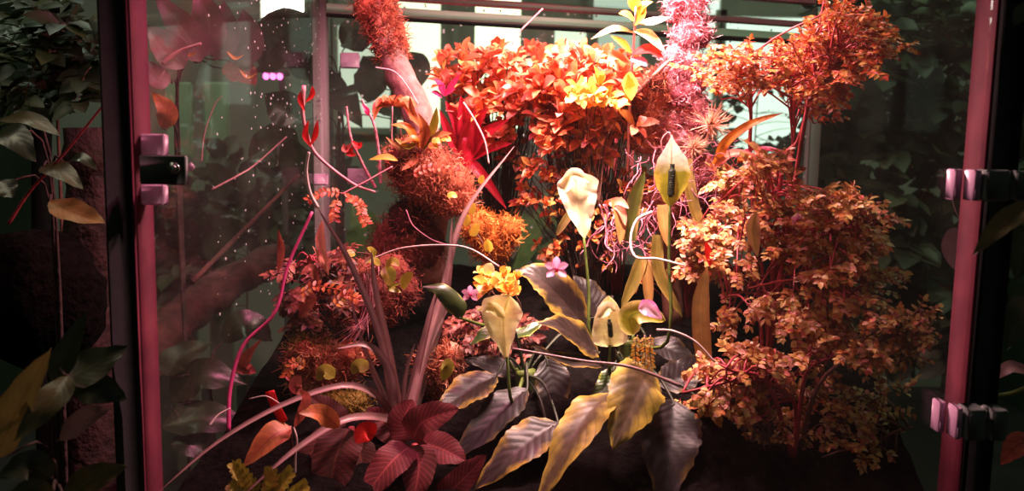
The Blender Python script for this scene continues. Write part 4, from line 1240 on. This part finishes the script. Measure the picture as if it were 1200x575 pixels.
# undergrowth clutter on the soil
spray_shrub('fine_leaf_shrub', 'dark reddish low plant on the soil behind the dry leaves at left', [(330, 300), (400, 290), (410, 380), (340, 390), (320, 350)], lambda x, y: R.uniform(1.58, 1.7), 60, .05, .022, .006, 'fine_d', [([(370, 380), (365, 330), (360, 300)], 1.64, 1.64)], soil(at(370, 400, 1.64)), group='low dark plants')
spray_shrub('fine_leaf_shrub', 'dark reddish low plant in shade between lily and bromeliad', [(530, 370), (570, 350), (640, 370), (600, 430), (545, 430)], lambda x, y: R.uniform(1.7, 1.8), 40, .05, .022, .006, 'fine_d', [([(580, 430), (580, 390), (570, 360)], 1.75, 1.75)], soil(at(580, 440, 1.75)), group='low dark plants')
rosette_shrub('leafy_shrub', 'dark crimson tangle of leaves behind the two upright flowers', [(735, 200), (800, 195), (865, 190), (880, 240), (850, 330), (745, 330)], 1.82, 1.98, 90, .026, .005, 'fine', at(800, 350, 1.95), 'stem_red', group='orange shrubs')
t = thing('pinnate_sprig', 'pale yellow feathery sprig hanging below the pink folded flower', 'plant', at(755, 392, 1.48))
b, s_ = MB(), MB()
for dx in (-8, 0, 7):
    q = at(755 + dx, 392, 1.48); spray(b, s_, q, V((dx * .02, -.15, -1)), .06, 13, .012, .0022, V((0, -.9, .3)))
b.build('foliage', M['orange2'], t); s_.build('branches', M['stem_brown'], t)

# ------------------------------------------------------------------ outside the case
def outside_plant(name, label, cat, base, leaves, stem='trunk', nh=(0, -.6, .75), group=None, tab=OVATE):
    base = V((base.x, base.y, 0))
    t = thing(name, label, cat, base, group)
    sm = MB()
    for pp, d0, d1, w, mt in leaves:
        p_ = P(pp, d0, d1)
        part_leaf(t, 'leaf', M[mt], p_, w_at(w, (d0 + d1) / 2), tab=tab, fold=.18, nx=6, n=16, ruf=.06, nh=nh)
        top = V((base.x, base.y, p_[0].z - .06))
        sm.tube([base, base + V((0, 0, top.z * .5)), top, p_[0]], [.004, .002], 5)
    sm.build('stem', M[stem], t)
    return t


outside_plant('broad_leaf_plant', 'shiny green and olive broad leaved plant outside the bottom left of the case', 'plant', at(70, 640, 1.15), [
    ([(-4, 535), (20, 480), (60, 408)], 1.05, 1.02, 26, 'out_o'),
    ([(62, 448), (78, 415), (102, 364)], 1.1, 1.12, 17, 'out_d'),
    ([(70, 446), (105, 430), (150, 405)], 1.12, 1.18, 24, 'out_d'),
    ([(80, 440), (60, 470), (15, 518)], 1.07, 1.0, 20, 'out'),
    ([(85, 455), (115, 455), (150, 468)], 1.14, 1.16, 20, 'out_d'),
    ([(70, 515), (100, 490), (130, 478)], 1.14, 1.14, 14, 'out_p'),
    ([(75, 580), (110, 560), (150, 545)], 1.08, 1.1, 18, 'out'),
    ([(60, 560), (35, 545), (-5, 560)], 1.04, 1.0, 20, 'out_d'),
    ([(60, 590), (40, 575), (0, 585)], 1.02, 1.0, 16, 'out')], nh=(0, -.9, .4))
outside_plant('rubber_plant', 'dim oval leaved plant outside the left post at mid height', 'plant', at(70, 420, 1.5), [
    ([(0, 140), (35, 140), (72, 160)], 1.45, 1.4, 12, 'out'), ([(-8, 160), (15, 160), (42, 190)], 1.4, 1.36, 19, 'out_d'), ([(48, 196), (70, 200), (98, 222)], 1.42, 1.36, 14, 'out'),
    ([(58, 236), (90, 250), (124, 262)], 1.42, 1.36, 17, 'out_o'), ([(0, 212), (8, 222), (14, 232)], 1.42, 1.4, 14, 'out_d'), ([(80, 190), (95, 185), (115, 200)], 1.44, 1.42, 8, 'out_d')])
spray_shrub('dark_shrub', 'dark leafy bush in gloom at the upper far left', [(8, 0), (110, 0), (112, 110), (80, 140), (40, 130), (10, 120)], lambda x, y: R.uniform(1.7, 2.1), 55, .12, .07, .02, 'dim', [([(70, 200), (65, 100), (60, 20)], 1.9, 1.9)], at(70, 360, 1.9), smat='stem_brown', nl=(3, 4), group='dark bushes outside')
q = at(98, 420, 1.75); b = MB(); b.tube([V((q.x, q.y, 0))] + P([(98, 420), (100, 340), (108, 250), (100, 150)], 1.75), lambda u: .075 - .03 * u, 14, 24, wob=.35)
tag(b.build('tree_trunk', M['trunk'], origin=at(98, 420, 1.75)), 'rough dark red brown trunk behind the left post', 'trunk')
q = at(50, 420, 2.1); b = MB(); b.tube([V((q.x, q.y, 0))] + P([(50, 420), (50, 60), (50, -40)], 2.1), .024, 10, 12)
tag(b.build('dark_pole', M['black'], origin=at(50, 420, 2.1)), 'straight black pole at the far left behind the oval leaves', 'pole')
b = MB(); b.lump(at(45, 350, 1.62), (.13, .12, .14), .15)
tag(b.build('dark_boulder', M['soil'], origin=at(45, 400, 1.62)), 'large dark rounded rock at the far left below the oval leaves', 'rock')
cord('red_twig', 'thin reddish twig slanting up across the far left leaves', 'twig', [(10, 262), (35, 224), (75, 180), (122, 122)], 1.4, 1.42, [.003, .002], 'stem_red')
outside_plant('rubber_plant', 'tall rubber plant with big greyish purple leaves just outside the left glass', 'plant', at(215, 330, 1.95), [
    ([(235, 72), (218, 40), (180, -10)], 1.85, 1.8, 20, 'out_p'), ([(238, 66), (245, 30), (228, -20)], 1.9, 1.9, 20, 'out_p'), ([(215, 80), (195, 55), (172, 30)], 1.75, 1.7, 20, 'out_p'),
    ([(252, 70), (265, 40), (262, 0)], 2.0, 2.0, 16, 'out_p'), ([(270, 72), (290, 50), (285, 10)], 2.1, 2.1, 20, 'out_p'), ([(200, 95), (185, 90), (172, 70)], 1.7, 1.68, 14, 'out_p'), ([(190, 150), (196, 130), (178, 108)], 1.66, 1.66, 12, 'brownleaf'), ([(260, 80), (285, 85), (300, 100)], 2.1, 2.1, 16, 'dry')], nh=(.3, -.8, .3))
cord('pink_twig', 'pink leaf stalk crossing below the big purple leaves', 'stem', [(190, 74), (210, 60), (236, 51)], 1.72, 1.74, [.005, .003], 'stem_pink')
for i, (px, py, lab) in enumerate(((222, 62, 'curled orange husk hanging under the purple leaves, nearest the left post'), (276, 66, 'orange husk on a thread under the purple leaves'), (291, 88, 'lowest orange husk beside the pink lamp'))):
    p_ = P([(px - 10, py - 6), (px, py + 3), (px + 10, py - 2)], 1.8); b = MB(); b.leaf(p_, w_at(2.6, 1.8), tab=LANCE, nx=4, n=8, fold=.3)
    tag(b.build('husk', M['strap_or'], origin=p_[0]), lab, 'husk', 'orange husks')
cord('thin_twig', 'thin pale forked twig in front of the green boards', 'twig', [(236, 190), (240, 155), (252, 122), (260, 113)], 1.9, 1.9, [.0015, .001], 'stem_pink')
cord('thin_twig', 'long pink twig slanting above the door clamp level', 'twig', [(248, 222), (280, 205), (300, 192), (336, 160)], 1.9, 2.0, [.0025, .0018], 'stem_pink')
outside_plant('rubber_plant', 'dark rubber plant behind the rear left corner of the case', 'plant', at(400, 330, 2.75), [
    ([(425, 60), (415, 40), (400, 55)], 2.7, 2.7, 22, 'out_d'), ([(432, 120), (435, 85), (425, 65)], 2.7, 2.7, 20, 'out_d'), ([(470, 105), (488, 80), (475, 60)], 2.7, 2.7, 18, 'out_d'), ([(410, 130), (400, 110), (425, 150)], 2.7, 2.7, 20, 'out_d'),
    ([(350, 70), (335, 40), (300, 25)], 2.75, 2.7, 34, 'out_d'), ([(345, 90), (360, 60), (350, 20)], 2.75, 2.7, 30, 'out_d'), ([(330, 80), (310, 60), (285, 60)], 2.75, 2.7, 26, 'out_d'), ([(400, 90), (385, 100), (360, 120)], 2.75, 2.7, 26, 'out_d'),
    ([(480, 140), (470, 125), (440, 130)], 2.7, 2.7, 20, 'out_d'), ([(350, 140), (330, 125), (310, 110)], 2.75, 2.7, 22, 'out_d'), ([(350, 180), (320, 170), (290, 190)], 2.75, 2.7, 26, 'out_d'), ([(370, 220), (350, 190), (340, 160)], 2.75, 2.7, 22, 'out_d')], nh=(0, -.9, .3))
outside_plant('broad_leaf_plant', 'smooth green broad leaved plant seen behind the rear glass between moss and white flower', 'plant', at(615, 400, 2.85), [
    ([(602, 320), (612, 250), (588, 185)], 2.8, 2.75, 24, 'out_g'), ([(640, 320), (632, 255), (616, 195)], 2.85, 2.8, 26, 'out_g'), ([(600, 330), (590, 290), (566, 260)], 2.85, 2.8, 20, 'out_g'), ([(420, 310), (428, 270), (412, 240)], 2.9, 2.9, 22, 'out_g')], nh=(0, -.9, .4))
# log and stick outside the left glass
p_ = P([(120, 480), (190, 395), (262, 335), (330, 300)], 1.9, 2.6)
b = MB(); b.tube(p_, lambda u: .06 - .01 * u, 14, 30, wob=.35)
tag(b.build('fallen_log', M['log'], origin=p_[0]), 'rough reddish log slanting behind the left glass', 'log')
cord('grey_stick', 'straight grey stick slanting behind the left glass above the log', 'stick', [(225, 330), (280, 275), (350, 205)], 1.9, 2.3, [.007, .005], 'log')
outside_plant('broad_leaf_plant', 'shadowy broad leaved plant outside the lower left glass', 'plant', at(250, 560, 1.8), [
    ([(200, 470), (235, 440), (290, 450)], 1.75, 1.8, 26, 'out_d'), ([(190, 500), (240, 490), (300, 500)], 1.7, 1.75, 24, 'out_d'), ([(195, 440), (210, 420), (250, 400)], 1.75, 1.8, 22, 'out_d'), ([(200, 520), (230, 520), (270, 545)], 1.68, 1.7, 20, 'out_d'), ([(260, 400), (290, 380), (320, 400)], 1.9, 1.95, 22, 'out_d')])
# pink lamp reflections in the left glass, built as added glowing fixtures
M['led'] = emit('pink led', (1, .14, .55, 1), 4.5)
for i, (px, py, w, lab) in enumerate(((320, 88, 12, 'glowing pink grow lamp behind the left glass, the wider one'), (378, 90, 5, 'small glowing pink grow lamp beside the rear left post'))):
    q = at(px, py, 3.0); h = w_at(w, 3.0)
    t = thing('grow_lamp', lab, 'lamp', q, 'pink grow lamps')
    b = MB(); b.box(q + V((0, .03, .016)), (h * 1.15, .04, .012), bev=.004); b.build('housing', M['postdark'], t)
    for k in range(3 if i == 0 else 1):
        x = (k - 1) * h * .66 if i == 0 else 0
        b = MB(); b.lump(q + V((x, -.002, -.004)), (h * .3 if i == 0 else h * .8, .012, .013), 0, 12, 8); b.build('bulb', M['led'], t)
    # added bracket that carries the glowing stand-in down to the hall
    b = MB(); b.tube([q + V((0, .05, .02)), q + V((0, .12, -.1)), V((q.x, q.y + .14, 0))], .012, 8); b.build('stand', M['postdark'], t)
# background bushes beyond the rear and right glass
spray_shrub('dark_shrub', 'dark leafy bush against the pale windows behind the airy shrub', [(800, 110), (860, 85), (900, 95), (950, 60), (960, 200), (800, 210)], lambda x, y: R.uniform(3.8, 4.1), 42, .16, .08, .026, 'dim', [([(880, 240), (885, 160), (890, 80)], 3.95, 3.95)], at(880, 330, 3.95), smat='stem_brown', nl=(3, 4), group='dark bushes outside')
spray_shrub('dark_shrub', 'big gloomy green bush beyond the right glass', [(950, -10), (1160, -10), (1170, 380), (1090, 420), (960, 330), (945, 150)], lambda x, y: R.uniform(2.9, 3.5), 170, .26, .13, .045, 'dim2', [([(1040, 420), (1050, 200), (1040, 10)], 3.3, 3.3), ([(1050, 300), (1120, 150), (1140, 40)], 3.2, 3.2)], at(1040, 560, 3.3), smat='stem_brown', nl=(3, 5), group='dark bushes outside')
spray_shrub('dark_shrub', 'gloomy bush behind the lower left glass', [(190, 200), (380, 190), (380, 300), (260, 330), (180, 400)], lambda x, y: R.uniform(3.22, 3.4), 60, .22, .12, .04, 'dim2', [([(290, 420), (290, 300), (295, 220)], 3.3, 3.3)], at(290, 560, 3.3), smat='stem_brown', nl=(3, 5), group='dark bushes outside')  # bush added in place of a dark reflection in the left glass
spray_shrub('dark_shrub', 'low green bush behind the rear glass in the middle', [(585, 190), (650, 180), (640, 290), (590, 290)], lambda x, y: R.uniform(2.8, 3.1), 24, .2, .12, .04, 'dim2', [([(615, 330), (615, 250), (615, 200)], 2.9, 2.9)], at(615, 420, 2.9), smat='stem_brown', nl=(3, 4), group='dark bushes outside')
# right edge
outside_plant('broad_leaf_plant', 'dark long leaved plant outside the right edge of the case', 'plant', at(1230, 560, 1.15), [
    ([(1225, 235), (1180, 258), (1139, 300)], 1.08, 1.06, 14, 'out'), ([(1215, 150), (1200, 160), (1190, 190)], 1.3, 1.3, 20, 'out_d'), ([(1215, 5), (1200, 15), (1188, 30)], 1.15, 1.15, 12, 'out_d'), ([(1215, 260), (1200, 290), (1190, 330)], 1.3, 1.3, 18, 'out_d'), ([(1215, 440), (1185, 430), (1165, 445)], 1.35, 1.35, 9, 'out_p'), ([(1215, 350), (1195, 370), (1180, 410)], 1.4, 1.4, 18, 'out_d'), ([(1220, 530), (1195, 520), (1172, 545)], 1.3, 1.3, 16, 'dry')])
cord('yellow_stalk', 'yellow green stalk at the right edge above the lower hinge', 'stalk', [(1164, 464), (1185, 461), (1210, 452)], 1.34, 1.34, [.004, .005], 'stem_green')
b = MB(); p_ = P([(1131, 268), (1122, 292), (1142, 326)], 1.3, 1.28); b.leaf(p_, w_at(17, 1.29), tab=ROUND, fold=.1, nx=6, n=14, nh=(-.4, -.9, .1)); b.tube(P([(1131, 268), (1118, 240), (1112, 205)], 1.3), .0012, 4)
tag(b.build('dull_leaf', M['out_p'], origin=p_[0]), 'dull pinkish leaf on a thin stalk inside the right glass below the upper hinge', 'leaf')

# ------------------------------------------------------------------ light
def area(name, loc, target, size, power, color, spread=None):
    l_ = bpy.data.lights.new(name, 'AREA'); l_.size = size; l_.energy = power; l_.color = color
    if spread:
        l_.spread = radians(spread)
    o = bpy.data.objects.new(name, l_); COL.objects.link(o)
    o.location = loc
    o.rotation_euler = (V(target) - V(loc)).to_track_quat('-Z', 'Y').to_euler()
    return o


area('grow_light_key', (.22, 1.74, 2.08), (.2, 1.76, 1.2), .16, 28, (1, .56, .56), 150)
area('grow_light_front', (.14, 1.48, 2.1), (.15, 1.66, 1.45), .1, 4, (1, .68, .6), 46)  # added unseen lamp that brightens the lily flowers
area('grow_light_pink', (-.28, 1.6, 2.15), (-.3, 1.6, 1.2), .12, 5.5, (1, .2, .4), 140)
area('hall_light', (-1.3, 1.3, 2.6), (-.9, 1.1, 1), .5, 2.6, (1, .9, .62))
area('hall_light_left', (-1.5, 2.4, 3.0), (-1.35, 3.6, 1.5), .5, 7, (.85, 1, .75))  # added unseen lamp aimed at the green boards to brighten them
area('hall_light_rear', (1.6, 2.6, 3.2), (1.3, 3.4, 1.2), .8, 9, (.7, 1, .65))  # added unseen lamp that lifts the hall beyond the right glass
wd = bpy.data.worlds.new('world'); SC.world = wd; wd.use_nodes = True
bg = wd.node_tree.nodes['Background']; bg.inputs[0].default_value = (.85, 1, .8, 1); bg.inputs[1].default_value = .03

SC.view_settings.view_transform = 'Standard'
SC.view_settings.look = 'None'
SC.view_settings.exposure = .25
SC.view_settings.gamma = 1
SC.view_settings.use_curve_mapping = False
SC.cycles.transparent_max_bounces = 16
SC.cycles.max_bounces = 6
